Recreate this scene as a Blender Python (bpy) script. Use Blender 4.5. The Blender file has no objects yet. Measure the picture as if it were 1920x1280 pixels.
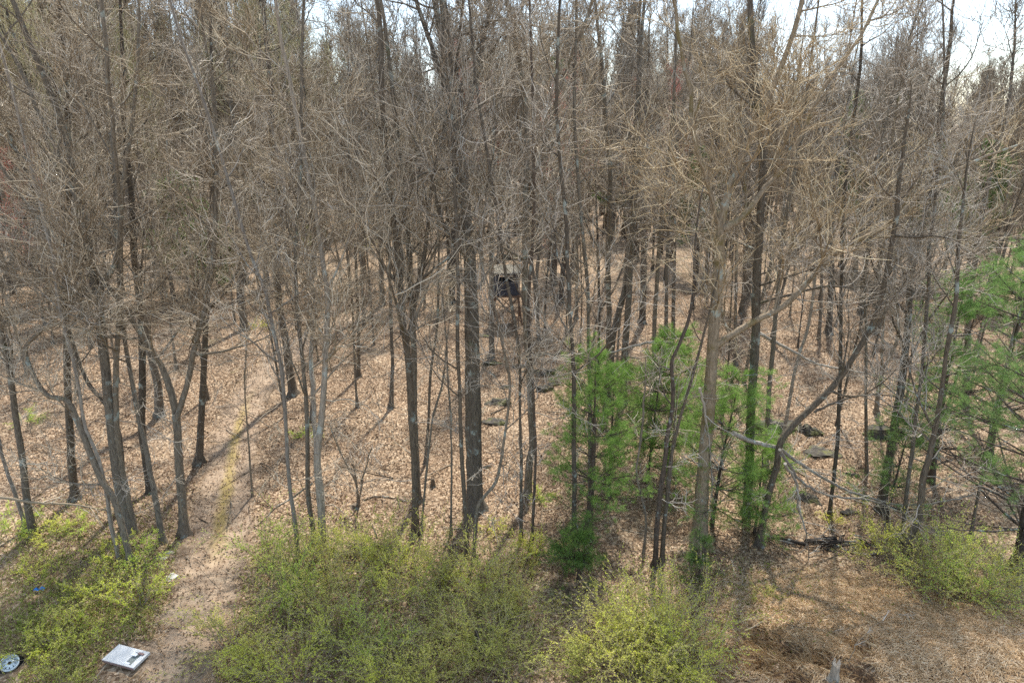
import bpy, math, random
import numpy as np
from mathutils import Vector

# ------------------------------------------------------------------ camera, sky, sun, exposure
sc = bpy.context.scene
CAMZ = 14.0
TH = math.radians(18.0)
FPX = 1280.0                                   # focal length in pixels of a 1920 px wide picture
cam_d = bpy.data.cameras.new("camera")
cam_d.sensor_width = 36.0
cam_d.lens = 36.0 * FPX / 1920.0
cam_d.clip_end = 3000
cam = bpy.data.objects.new("camera", cam_d)
sc.collection.objects.link(cam)
cam.location = (0, 0, CAMZ)
cam.rotation_euler = (math.radians(90) - TH, 0, 0)
sc.camera = cam

SUN_AZ = math.radians(14.0)                    # from +Y towards +X: the sun stands beyond the wood
SUN_EL = math.radians(60.0)
world = bpy.data.worlds.new("World")
sc.world = world
world.use_nodes = True
wn = world.node_tree
wn.nodes.clear()
w_out = wn.nodes.new("ShaderNodeOutputWorld")
w_bg = wn.nodes.new("ShaderNodeBackground")
w_sky = wn.nodes.new("ShaderNodeTexSky")
w_sky.sky_type = 'NISHITA'
w_sky.sun_disc = False
w_sky.sun_elevation = SUN_EL
w_sky.sun_rotation = SUN_AZ
w_sky.air_density = 1.0
w_sky.dust_density = 1.0
w_sky.ozone_density = 1.0
w_bg.inputs[1].default_value = 0.15
# thin high cloud mixed over the blue
w_tc = wn.nodes.new("ShaderNodeTexCoord")
w_no = wn.nodes.new("ShaderNodeTexNoise")
w_no.inputs['Scale'].default_value = 4.0
w_no.inputs['Detail'].default_value = 6.0
w_mr = wn.nodes.new("ShaderNodeMapRange")
w_mr.inputs[1].default_value = 0.35
w_mr.inputs[2].default_value = 0.7
w_mix = wn.nodes.new("ShaderNodeMixRGB")
w_mix.inputs[2].default_value = (4.3, 5.2, 6.2, 1)
wn.links.new(w_tc.outputs['Generated'], w_no.inputs['Vector'])
wn.links.new(w_no.outputs[0], w_mr.inputs[0])
wn.links.new(w_mr.outputs[0], w_mix.inputs[0])
wn.links.new(w_sky.outputs[0], w_mix.inputs[1])
wn.links.new(w_mix.outputs[0], w_bg.inputs[0])
wn.links.new(w_bg.outputs[0], w_out.inputs[0])

sun_d = bpy.data.lights.new("sun", 'SUN')
sun_d.energy = 4.1
sun_d.angle = math.radians(1.5)
sun_d.color = (1.0, 0.95, 0.87)
sun = bpy.data.objects.new("sun", sun_d)
sc.collection.objects.link(sun)
sdir = Vector((math.sin(SUN_AZ) * math.cos(SUN_EL), math.cos(SUN_AZ) * math.cos(SUN_EL), math.sin(SUN_EL)))
sun.rotation_euler = sdir.to_track_quat('Z', 'Y').to_euler()
sun.location = (0, 0, 60)

sc.view_settings.view_transform = 'Standard'
sc.view_settings.look = 'None'
sc.view_settings.gamma = 1.0
sc.view_settings.exposure = 1.02
sc.cycles.max_bounces = 5
sc.cycles.diffuse_bounces = 3
sc.cycles.glossy_bounces = 1
sc.cycles.transmission_bounces = 3
sc.cycles.transparent_max_bounces = 6
sc.cycles.use_denoising = False

# ------------------------------------------------------------------ helpers
COL = sc.collection
PI = math.pi

def tag(o, label=None, cat=None, group=None, kind=None):
    if label: o['label'] = label
    if cat: o['category'] = cat
    if group: o['group'] = group
    if kind: o['kind'] = kind
    return o

def empty(name, loc, rz=0.0):
    o = bpy.data.objects.new(name, None)
    o.empty_display_size = 0.3
    COL.objects.link(o)
    o.location = loc
    o.rotation_euler = (0, 0, rz)
    return o

def unit(v):
    return v / np.maximum(np.linalg.norm(v, axis=-1, keepdims=True), 1e-9)

class Acc:
    """collects vertices and faces, then makes one mesh"""
    def __init__(self):
        self.v = []; self.f = []; self.n = 0
    def add(self, v, f):
        v = np.asarray(v, float).reshape(-1, 3)
        f = np.asarray(f, int)
        if len(v) == 0 or len(f) == 0: return self
        self.v.append(v); self.f.append(f + self.n); self.n += len(v)
        return self
    def mesh(self, name, mat, smooth=True):
        me = bpy.data.meshes.new(name)
        if not self.v: return me
        V = np.concatenate(self.v)
        loops = np.concatenate([f.ravel() for f in self.f])
        tot = np.concatenate([np.full(len(f), f.shape[1]) for f in self.f])
        start = np.concatenate([[0], np.cumsum(tot)[:-1]])
        me.vertices.add(len(V)); me.vertices.foreach_set("co", V.ravel().astype(np.float32))
        me.loops.add(len(loops)); me.loops.foreach_set("vertex_index", loops.astype(np.int32))
        me.polygons.add(len(tot))
        me.polygons.foreach_set("loop_start", start.astype(np.int32))
        me.polygons.foreach_set("loop_total", tot.astype(np.int32))
        me.polygons.foreach_set("use_smooth", np.full(len(tot), smooth))
        me.update(calc_edges=True)
        me.materials.append(mat)
        return me
    def build(self, name, mat, parent=None, smooth=True):
        o = bpy.data.objects.new(name, self.mesh(name, mat, smooth))
        COL.objects.link(o)
        if parent is not None: o.parent = parent
        return o

def tube(acc, P, R, S=3, cap=False):
    """P (N,K,3) paths, R (N,K) radii"""
    N, K, _ = P.shape
    if N == 0: return acc
    T = unit(np.gradient(P, axis=1))
    mz = np.abs(T[:, :, 2].mean(1)) > 0.75
    ref = np.where(mz[:, None], np.array([1., 0, 0]), np.array([0, 0, 1.]))[:, None, :]
    A = unit(np.cross(T, ref)); B = np.cross(T, A)
    a = np.arange(S) * 2 * PI / S
    ring = A[:, :, None, :] * np.cos(a)[None, None, :, None] + B[:, :, None, :] * np.sin(a)[None, None, :, None]
    V = P[:, :, None, :] + ring * R[:, :, None, None]
    i = np.arange(N)[:, None, None]; k = np.arange(K - 1)[None, :, None]; s = np.arange(S)[None, None, :]
    b = i * K * S + k * S
    q = np.stack(np.broadcast_arrays(b + s, b + S + s, b + S + (s + 1) % S, b + (s + 1) % S), -1).reshape(-1, 4)
    acc.add(V.reshape(-1, 3), q)
    if cap:
        for n in range(N):
            acc.add(V[n, -1], np.arange(S)[None, :])
            acc.add(V[n, 0], np.arange(S)[None, ::-1])
    return acc

def box(acc, c, s, rot=None):
    x, y, z = np.array(s) / 2
    v = np.array([[-x,-y,-z],[x,-y,-z],[x,y,-z],[-x,y,-z],[-x,-y,z],[x,-y,z],[x,y,z],[-x,y,z]], float)
    if rot is not None: v = v @ np.array(rot).T
    f = np.array([[0,3,2,1],[4,5,6,7],[0,1,5,4],[1,2,6,5],[2,3,7,6],[3,0,4,7]])
    return acc.add(v + np.array(c), f)

def bar(acc, a, b, w):
    a = np.array(a, float); b = np.array(b, float)
    return tube(acc, np.stack([a, b])[None], np.full((1, 2), w), 4, True)

def grow(rng, p0, d0, L, r0, K, crook, up, rend=0.3, upv=(0, 0, 1)):
    """random curved branches: returns P (N,K,3), R (N,K)"""
    N = len(p0)
    P = np.zeros((N, K, 3)); P[:, 0] = p0
    d = unit(d0)
    step = (L / (K - 1))[:, None]
    upv = np.array(upv, float)
    for k in range(1, K):
        d = unit(d + rng.normal(0, crook, (N, 3)) + upv * up)
        P[:, k] = P[:, k - 1] + d * step
    t = np.linspace(0, 1, K)[None, :]
    R = r0[:, None] * (1 - (1 - rend) * t)
    return P, R

def spawn(rng, P, R, n, t0, t1, a0, a1, flat=0.0):
    """n children on every branch of P: points, directions, parent radius, t"""
    N, K, _ = P.shape
    idx = np.repeat(np.arange(N), n)
    base = (np.tile(np.arange(n), N) + rng.uniform(0, 1, N * n)) / n
    t = t0 + (t1 - t0) * base
    x = t * (K - 1); k = np.minimum(x.astype(int), K - 2); fr = (x - k)[:, None]
    p = P[idx, k] * (1 - fr) + P[idx, k + 1] * fr
    r = R[idx, k] * (1 - fr[:, 0]) + R[idx, k + 1] * fr[:, 0]
    T = unit(P[idx, k + 1] - P[idx, k])
    q = rng.normal(0, 1, (len(idx), 3)); q[:, 2] *= (1 - flat)
    q = unit(q - T * (q * T).sum(1, keepdims=True))
    a = rng.uniform(a0, a1, len(idx))[:, None]
    d = T * np.cos(a) + q * np.sin(a)
    return p, d, r, t, idx

# ------------------------------------------------------------------ terrain
BUMPS = [(12.6, 14.2, 4.6, 2.6, 1.15), (7.5, 13.2, 3.0, 2.0, .7), (-12, 16, 4, 3, .25), (17, 24, 7, 4, -.35), (-26, 42, 12, 9, .9),
         (3.2, 33, 5, 3.5, .35), (16, 33, 6, 3, .3), (-2, 60, 18, 12, .6)]
GUL = ((6.5, 14.3, .30, .9), (7.4, 14.9, .34, .8), (8.1, 14.1, .30, .9), (5.8, 15.1, .34, .6), (7.0, 13.5, .30, .7), (9.1, 14.6, .34, .5), (8.6, 13.5, .28, .7), (6.9, 15.6, .5, .45))
def gully(x, y):
    g = 0 * x
    for ax, ay, s, a in GUL:
        g = g + a * np.exp(-((x - ax + .12 * np.sin(y * 5)) / s) ** 2 - ((y - ay) / (s * 1.9)) ** 2)
    return np.clip(g, 0, 1)
def hgt(x, y):
    x = np.asarray(x, float); y = np.asarray(y, float)
    h = .10 * np.sin(x * .35 + 1.3) * np.cos(y * .31) + .07 * np.sin(x * .9 + y * .7) + .035 * np.sin(x * 2.3 - y * 1.9 + 1) + .02 * np.sin(x * 4.1 + 2 * np.sin(y * 3.3))
    for bx, by, sx, sy, a in BUMPS:
        h = h + a * np.exp(-((x - bx) / sx) ** 2 - ((y - by) / sy) ** 2)
    # washed-out gullies in the foreground bank
    return h - .8 * gully(x, y)

def ray(px, py):
    u = (px - 960) / FPX; v = (640 - py) / FPX
    return np.array([u, math.cos(TH) + v * math.sin(TH), -math.sin(TH) + v * math.cos(TH)])
def gp(px, py):
    """where the sight line of a picture point meets the ground"""
    d = ray(px, py); z = 0.0
    for _ in range(8):
        t = (z - CAMZ) / d[2]
        p = d * t; z = float(hgt(p[0], p[1]))
    return np.array([p[0], p[1], z])
def pp(px, py, Y):
    d = ray(px, py); t = Y / d[1]
    return np.array([d[0] * t, Y, CAMZ + d[2] * t])
def ppm(Y, z=0.0):
    return FPX / (Y * math.cos(TH) + (CAMZ - z) * math.sin(TH))

# ------------------------------------------------------------------ materials
def nt(name):
    m = bpy.data.materials.new(name); m.use_nodes = True
    t = m.node_tree; b = t.nodes['Principled BSDF']
    b.inputs['Roughness'].default_value = 0.85
    b.inputs['Specular IOR Level'].default_value = 0.25
    return m, t, b
def N(t, kind, **kw):
    n = t.nodes.new(kind)
    for k, v in kw.items():
        if k in n.inputs: n.inputs[k].default_value = v
        else: setattr(n, k, v)
    return n
def ramp(t, fac, stops, interp='LINEAR'):
    r = t.nodes.new('ShaderNodeValToRGB'); r.color_ramp.interpolation = interp
    e = r.color_ramp.elements
    while len(e) < len(stops): e.new(0.5)
    for i, (p, c) in enumerate(stops):
        e[i].position = p; e[i].color = (*c, 1)
    t.links.new(fac, r.inputs[0])
    return r.outputs[0]
def mixc(t, fac, a, b, mode='MIX'):
    m = t.nodes.new('ShaderNodeMixRGB'); m.blend_type = mode
    for s, v in ((0, fac), (1, a), (2, b)):
        if hasattr(v, 'default_value') or hasattr(v, 'is_output'): t.links.new(v, m.inputs[s])
        elif isinstance(v, (int, float)): m.inputs[s].default_value = v
        else: m.inputs[s].default_value = (*v, 1)
    return m.outputs[0]
def mrange(t, v, a, b, c=0., d=1.):
    m = t.nodes.new('ShaderNodeMapRange'); t.links.new(v, m.inputs[0])
    for i, x in enumerate((a, b, c, d)): m.inputs[i + 1].default_value = x
    return m.outputs[0]
def coords(t, scale=(1, 1, 1), which='Object'):
    tc = t.nodes.new('ShaderNodeTexCoord'); mp = t.nodes.new('ShaderNodeMapping')
    mp.inputs['Scale'].default_value = scale
    t.links.new(tc.outputs[which], mp.inputs['Vector']); return mp.outputs[0]
def noise(t, vec, scale, detail=4, rough=.55):
    n = N(t, 'ShaderNodeTexNoise', Scale=scale, Detail=detail, Roughness=rough); t.links.new(vec, n.inputs['Vector']); return n.outputs[0]
def bump(t, b, h, strength=.5, dist=.02):
    n = N(t, 'ShaderNodeBump', Strength=strength, Distance=dist); t.links.new(h, n.inputs['Height']); t.links.new(n.outputs[0], b.inputs['Normal'])

def bark(name, dark, mid, lichen=(.30, .33, .29), moss=(.10, .11, .03), la=.57, ma=.62):
    m, t, b = nt(name)
    v = coords(t, (9, 9, 1.3)); o = coords(t)
    n1 = noise(t, v, 3.0, 5, .65)
    c = ramp(t, n1, [(.3, dark), (.55, mid), (.8, tuple(min(1, x * 1.5) for x in mid))])
    rnd = N(t, 'ShaderNodeObjectInfo').outputs['Random']
    c = mixc(t, 1.0, c, ramp(t, rnd, [(0, (.72, .70, .68)), (.5, (1, .98, .94)), (1, (1.28, 1.2, 1.08))]), 'MULTIPLY')
    c = mixc(t, mrange(t, noise(t, o, 1.9, 6, .7), la, la + .07), c, lichen)
    c = mixc(t, mrange(t, noise(t, o, .8, 5, .7), ma, ma + .1, 0, .75), c, moss)
    t.links.new(c, b.inputs['Base Color']); bump(t, b, n1, .8, .03)
    return m
M = {}
M['bark_dark'] = bark('dark_bark', (.042, .035, .028), (.125, .104, .08))
M['bark_grey'] = bark('grey_bark', (.07, .06, .048), (.195, .168, .132))
M['bark_pale'] = bark('pale_bark', (.14, .12, .10), (.29, .262, .225), (.40, .42, .37))
M['bark_limb'] = bark('mossy_limb_bark', (.11, .088, .062), (.24, .20, .15), (.36, .38, .32), (.16, .12, .035), .58, .52)
M['bark_pine'] = bark('pine_bark', (.035, .027, .022), (.10, .078, .062))
M['bark_black'] = bark('charred_bark', (.012, .011, .010), (.04, .034, .03), ma=.75)

def twigm(name, c0, c1, c2, extra=None):
    m, t, b = nt(name)
    gi = N(t, 'ShaderNodeNewGeometry').outputs['Random Per Island']
    c = ramp(t, gi, [(0, c0), (.5, c1), (1, c2)])
    rnd = N(t, 'ShaderNodeObjectInfo').outputs['Random']
    c = mixc(t, 1.0, c, ramp(t, rnd, [(0, (.78, .76, .74)), (.5, (1, 1, 1)), (1, (1.2, 1.14, 1.0))]), 'MULTIPLY')
    t.links.new(c, b.inputs['Base Color'])
    return m
M['twig'] = twigm('twigs', (.14, .112, .08), (.33, .28, .215), (.70, .63, .53))
M['twig_tan'] = twigm('tan_twigs', (.14, .10, .062), (.33, .262, .175), (.70, .61, .46))
M['twig_olive'] = twigm('budding_twigs', (.26, .23, .13), (.40, .36, .19), (.54, .50, .30))
M['twig_red'] = twigm('red_budding_twigs', (.62, .17, .12), (.78, .30, .22), (.70, .42, .32))
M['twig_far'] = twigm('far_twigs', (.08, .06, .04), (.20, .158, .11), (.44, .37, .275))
M['dead'] = twigm('dead_wood', (.26, .225, .18), (.42, .375, .31), (.62, .57, .49))

def leafm(name, cols, trans=.4):
    m, t, b = nt(name)
    gi = N(t, 'ShaderNodeNewGeometry').outputs['Random Per Island']
    n = len(cols)
    c = ramp(t, gi, [(i / (n - 1), cc) for i, cc in enumerate(cols)])
    rnd = N(t, 'ShaderNodeObjectInfo').outputs['Random']
    c = mixc(t, 1.0, c, ramp(t, rnd, [(0, (.8, .85, .8)), (1, (1.15, 1.1, 1.1))]), 'MULTIPLY')
    t.links.new(c, b.inputs['Base Color'])
    tr = N(t, 'ShaderNodeBsdfTranslucent'); t.links.new(c, tr.inputs[0])
    mx = t.nodes.new('ShaderNodeMixShader'); mx.inputs[0].default_value = trans
    t.links.new(b.outputs[0], mx.inputs[1]); t.links.new(tr.outputs[0], mx.inputs[2])
    t.links.new(mx.outputs[0], t.nodes['Material Output'].inputs[0])
    return m
M['needle'] = leafm('pine_needles', [(.12, .23, .045), (.24, .40, .085), (.46, .62, .18)], .48)
M['needle_blue'] = leafm('blue_green_needles', [(.11, .21, .06), (.20, .34, .10), (.36, .51, .18)], .5)
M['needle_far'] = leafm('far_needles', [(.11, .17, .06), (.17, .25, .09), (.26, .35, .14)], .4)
M['leaf_yellow'] = leafm('yellow_green_leaves', [(.56, .60, .07), (.74, .78, .11), (.84, .84, .22)], .5)
M['leaf_green'] = leafm('fresh_green_leaves', [(.42, .56, .07), (.60, .74, .11), (.74, .82, .22)], .5)
M['leaf_olive'] = leafm('olive_leaves', [(.46, .48, .08), (.64, .64, .14), (.76, .72, .25)], .5)
M['leaf_dark'] = leafm('dark_green_leaves', [(.09, .17, .04), (.14, .24, .05), (.20, .31, .07)], .4)
M['leaf_rust'] = leafm('rust_leaves', [(.35, .12, .04), (.45, .18, .06), (.5, .25, .1)], .4)
def litterm(*a):
    m = leafm(*a); t = m.node_tree; o = coords(t)
    f = mixc(t, mrange(t, noise(t, o, .5, 5, .6), .38, .62), (.62, .58, .55), (1.12, 1.08, 1.04))
    for n_ in [x for x in t.nodes if x.type in ('BSDF_PRINCIPLED', 'BSDF_TRANSLUCENT')]:
        k_ = n_.inputs[0]; src = k_.links[0].from_socket; t.links.new(mixc(t, 1.0, src, f, 'MULTIPLY'), k_)
    return m
M['litter'] = litterm('leaf_litter', [(.12, .072, .042), (.24, .155, .098), (.34, .233, .158), (.44, .322, .228), (.60, .475, .36)], .12)
M['grass'] = leafm('grass_blades', [(.26, .29, .07), (.38, .42, .10), (.52, .47, .20), (.44, .33, .18)], .35)
M['straw'] = leafm('dry_straw', [(.46, .31, .17), (.68, .50, .31), (.84, .68, .48)], .35)

def ground_mat():
    m, t, b = nt('leafy_ground')
    o = coords(t)
    vo = N(t, 'ShaderNodeTexVoronoi', Scale=13.0); t.links.new(o, vo.inputs['Vector'])
    cr = N(t, 'ShaderNodeSeparateColor'); t.links.new(vo.outputs['Color'], cr.inputs[0])
    c = ramp(t, cr.outputs[0], [(0, (.11, .067, .036)), (.3, (.20, .13, .076)), (.6, (.29, .20, .122)), (.85, (.38, .28, .18)), (1, (.52, .405, .28))])
    big = noise(t, o, .22, 6, .6)
    c = mixc(t, mrange(t, big, .42, .66, 0, .55), c, mixc(t, .5, c, (.16, .125, .085)))
    soil = noise(t, o, .55, 7, .65)
    c = mixc(t, mrange(t, soil, .6, .72, 0, .6), c, (.20, .14, .09))
    ms = noise(t, o, .35, 6, .7)
    c = mixc(t, mrange(t, ms, .64, .74, 0, .45), c, (.17, .19, .06))
    ea = N(t, 'ShaderNodeAttribute', attribute_name='earth')                  # bare soil laid open in the bank
    es = N(t, 'ShaderNodeMath', operation='MULTIPLY_ADD'); t.links.new(noise(t, o, 3, 6, .7), es.inputs[0]); es.inputs[1].default_value = .6; t.links.new(ea.outputs['Fac'], es.inputs[2])
    c = mixc(t, mrange(t, es.outputs[0], .5, .68), c, mixc(t, noise(t, o, 9, 5, .7), (.09, .052, .028), (.19, .12, .07)))
    t.links.new(c, b.inputs['Base Color'])
    bump(t, b, vo.outputs['Distance'], .6, .05)
    return m
M['ground'] = ground_mat()

def path_mat():
    m, t, b = nt('dirt_track')
    o = coords(t); uv = coords(t, which='UV')
    sp = N(t, 'ShaderNodeSeparateXYZ'); t.links.new(uv, sp.inputs[0])
    n1 = noise(t, o, 2.2, 8, .65); n2 = noise(t, o, 22, 4, .7)
    c = ramp(t, n1, [(.3, (.15, .102, .064)), (.5, (.25, .178, .117)), (.7, (.37, .28, .19))])
    c = mixc(t, mrange(t, n2, .45, .65, 0, .5), c, (.42, .33, .24))
    # mossy strip between the wheel ruts on the middle stretch
    du = N(t, 'ShaderNodeMath', operation='SUBTRACT'); t.links.new(sp.outputs[0], du.inputs[0]); du.inputs[1].default_value = .5
    ab = N(t, 'ShaderNodeMath', operation='ABSOLUTE'); t.links.new(du.outputs[0], ab.inputs[0])
    ad = N(t, 'ShaderNodeMath', operation='MULTIPLY_ADD'); t.links.new(noise(t, o, 1.3, 5), ad.inputs[0]); ad.inputs[1].default_value = .22; t.links.new(ab.outputs[0], ad.inputs[2])
    strip = mrange(t, ad.outputs[0], .13, .24, 1, 0)
    along = mrange(t, sp.outputs[1], .28, .36, 0, 1); along2 = mrange(t, sp.outputs[1], .60, .70, 1, 0)
    f = N(t, 'ShaderNodeMath', operation='MULTIPLY'); t.links.new(strip, f.inputs[0]); t.links.new(along, f.inputs[1])
    g = N(t, 'ShaderNodeMath', operation='MULTIPLY'); t.links.new(f.outputs[0], g.inputs[0]); t.links.new(along2, g.inputs[1])
    g2 = mrange(t, g.outputs[0], 0, 1, 0, .62)
    c = mixc(t, g2, c, mixc(t, mrange(t, n2, .4, .6), (.20, .155, .03), (.30, .22, .045)))
    t.links.new(c, b.inputs['Base Color']); bump(t, b, n2, .5, .03)
    # ragged margins, eaten into by leaf litter
    ed = N(t, 'ShaderNodeMath', operation='MULTIPLY_ADD'); t.links.new(noise(t, o, 1.6, 8, .7), ed.inputs[0]); ed.inputs[1].default_value = .7; t.links.new(ab.outputs[0], ed.inputs[2])
    al = mrange(t, ed.outputs[0], .66, .80, 1, 0)
    t.links.new(al, b.inputs['Alpha'])
    return m
M['track'] = path_mat()

def plain(name, col, rough=.6, metal=0., var=.25, scale=6):
    m, t, b = nt(name)
    n1 = noise(t, coords(t), scale, 6, .65)
    c = ramp(t, n1, [(.3, tuple(x * (1 - var) for x in col)), (.7, tuple(min(1, x * (1 + var)) for x in col))])
    t.links.new(c, b.inputs['Base Color']); b.inputs['Roughness'].default_value = rough; b.inputs['Metallic'].default_value = metal
    return m
M['panel'] = plain('weathered_white_paint', (.60, .59, .56), .5, 0, .1, 3)
M['panel_side'] = plain('rusty_edge', (.26, .17, .15), .7)
M['recess'] = plain('dark_recess', (.20, .22, .20), .5)
M['sticker'] = plain('white_sticker', (.72, .73, .75), .4, 0, .06)
M['rim'] = plain('white_painted_steel', (.60, .66, .68), .35, .2, .15, 8)
M['rubber'] = plain('tyre_rubber', (.02, .02, .021), .8)
M['black'] = plain('black_hole', (.01, .01, .01), .9)
M['blue'] = plain('blue_plastic', (.02, .13, .38), .4)
M['lime'] = plain('pale_stone', (.50, .48, .42), .9, 0, .3, 14)
M['cabin'] = plain('charcoal_board', (.055, .055, .065), .7, 0, .3)
M['metal_roof'] = plain('ribbed_sheet_metal', (.20, .18, .14), .6, .1, .2)
M['timber'] = plain('brown_timber', (.16, .10, .065), .8)
def rock_mat():
    m, t, b = nt('mossy_rock')
    o = coords(t)
    n1 = noise(t, o, 5, 8, .7)
    c = ramp(t, n1, [(.3, (.025, .022, .018)), (.6, (.10, .088, .07)), (.8, (.24, .215, .175))])
    c = mixc(t, mrange(t, noise(t, o, 2.2, 6, .7), .5, .62, 0, .85), c, (.12, .12, .035))
    t.links.new(c, b.inputs['Base Color']); bump(t, b, n1, 1, .06); return m
M['rock'] = rock_mat()

# ------------------------------------------------------------------ ground sheet and track
def axis_pts(pieces):
    out = []
    for a, b, s in pieces: out += list(np.arange(a, b, s))
    out.append(pieces[-1][1]); return np.array(out)
gx = axis_pts([(-1500, -300, 120), (-300, -90, 15), (-90, -36, 2), (-36, 4, .3), (4, 12, .11), (12, 36, .3), (36, 90, 2), (90, 300, 15), (300, 1500, 120)])
gy = axis_pts([(-300, -20, 20), (-20, 9, 2), (9, 12, .3), (12, 16, .11), (16, 30, .18), (30, 70, .4), (70, 160, 2), (160, 400, 15), (400, 2000, 160)])
X, Y = np.meshgrid(gx, gy)
Z = hgt(X, Y)
nx, ny = len(gx), len(gy)
i = np.arange(ny - 1)[:, None] * nx + np.arange(nx - 1)[None, :]
Acc().add(np.stack([X, Y, Z], -1), np.stack([i, i + 1, i + nx + 1, i + nx], -1).reshape(-1, 4)).build('ground', M['ground'])['kind'] = 'structure'
at_ = bpy.data.objects['ground'].data.attributes.new('earth', 'FLOAT', 'POINT')
at_.data.foreach_set('value', gully(X, Y).ravel().astype(np.float32))

TRK = [(300, 1330, 190), (330, 1270, 180), (362, 1190, 160), (388, 1110, 140), (404, 1040, 118), (416, 970, 104), (428, 900, 92), (438, 840, 80),
       (452, 785, 70), (480, 730, 66), (522, 685, 60), (575, 645, 54), (640, 608, 48), (715, 578, 42)]
tp = np.array([gp(a, b) for a, b, _ in TRK]); tw = np.array([w * (1.0 if w > 120 else 1.3) / ppm(p[1]) for (_, _, w), p in zip(TRK, tp)])
def resample(P, n):
    """Catmull-Rom through the points"""
    P = np.asarray(P, float); K = len(P)
    Q = np.vstack([2 * P[0] - P[1], P, 2 * P[-1] - P[-2]])
    s = np.linspace(0, K - 1 - 1e-6, n); k = s.astype(int); u = (s - k)[:, None]
    a, b, c, d = Q[k], Q[k + 1], Q[k + 2], Q[k + 3]
    return .5 * (2 * b + (c - a) * u + (2 * a - 5 * b + 4 * c - d) * u ** 2 + (3 * b - a - 3 * c + d) * u ** 3)
cl = resample(np.column_stack([tp, tw]), 150)
tg = unit(np.gradient(cl[:, :2], axis=0)); nrm = np.stack([tg[:, 1], -tg[:, 0]], -1)
us = np.linspace(-.5, .5, 15)
W = cl[:, 3][:, None] * us[None, :]
tx = cl[:, 0][:, None] + nrm[:, 0][:, None] * W; ty = cl[:, 1][:, None] + nrm[:, 1][:, None] * W
rut = -.09 * (np.exp(-((us - .22) / .09) ** 2) + np.exp(-((us + .22) / .09) ** 2))
# the ground is sampled linearly, so the track rides a little above it
tz = hgt(tx, ty) + .06 + rut[None, :] * .6
i = np.arange(149)[:, None] * 15 + np.arange(14)[None, :]
trk = Acc().add(np.stack([tx, ty, tz], -1), np.stack([i, i + 1, i + 16, i + 15], -1).reshape(-1, 4)).build('dirt_track', M['track'])
trk['kind'] = 'structure'
uvl = trk.data.uv_layers.new(name='UVMap')
vi = np.zeros(len(trk.data.loops), np.int32); trk.data.loops.foreach_get('vertex_index', vi)
uvl.data.foreach_set('uv', np.stack([(us + .5)[vi % 15], (vi // 15) / 149.], -1).ravel().astype(np.float32))
def track_dist(x, y):
    """distance to the track's centre line in half widths"""
    d = np.full(x.shape, 9.)
    for k in range(0, 150, 3):
        d = np.minimum(d, np.hypot(x - cl[k, 0], y - cl[k, 1]) / (cl[k, 3] * .5))
    return d

# ------------------------------------------------------------------ bare trees
def limbs_and_twigs(rng, stems, spec, tw_acc, limb_acc, cb, H):
    """stems: list of (P (K,3), R (K,)). Adds limbs to limb_acc, twigs to tw_acc."""
    for si, (P, R) in enumerate(stems):
        z = P[:, 2]
        K = len(P)
        t0 = float(np.clip(np.interp(cb, z, np.linspace(0, 1, K)), 0, .9)) if z[-1] > z[0] else .1
        Ls = np.linalg.norm(np.diff(P, axis=0), axis=1).sum()
        n1 = max(4, int(spec['n'][0] * min(1, Ls * (1 - t0) / 14.)))
        p, d, r, t, _ = spawn(rng, P[None], R[None], n1, t0, .99, spec['a'][0], spec['a'][1])
        u = (t - t0) / (1 - t0 + 1e-6)
        L = spec['L'] * (1 - .72 * u) * rng.uniform(.55, 1.1, n1)
        r1 = np.minimum(r * .5, .0095 * L + .01) * rng.uniform(.8, 1.2, n1)
        P1, R1 = grow(rng, p, d, L, r1, 9, spec['crook'] * .6, spec['up'], .25)
        tube(limb_acc, P1, R1, 5)
        p, d, r, t, ix = spawn(rng, P1, R1, spec['n'][1], .15, 1., .4, 1.0)
        L2 = L[ix] * .52 * (1 - .5 * t) * rng.uniform(.6, 1.25, len(ix)) + .3
        P2, R2 = grow(rng, p, d, L2, np.maximum(r * .6, spec['rt'] * 1.6), 7, spec['crook'], spec['up'], .35)
        tube(tw_acc, P2, R2, 4)
        p, d, r, t, ix = spawn(rng, P2, R2, spec['n'][2], .12, 1., .35, .95)
        L3 = L2[ix] * .58 * rng.uniform(.5, 1.3, len(ix)) + .2
        P3, R3 = grow(rng, p, d, L3, np.maximum(r * .6, spec['rt'] * 1.2), 6, spec['crook'], spec['up'] * 1.2, .5)
        tube(tw_acc, P3, R3, 3)
        if spec['n'][3]:
            p, d, r, t, ix = spawn(rng, P3, R3, spec['n'][3], .1, 1., .35, .9)
            L4 = L3[ix] * .62 * rng.uniform(.5, 1.4, len(ix)) + .15
            P4, R4 = grow(rng, p, d, L4, np.full(len(ix), spec['rt']), 4, spec['crook'], spec['up'] * 1.2, .5)
            tube(tw_acc, P4, R4, 3)

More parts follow.
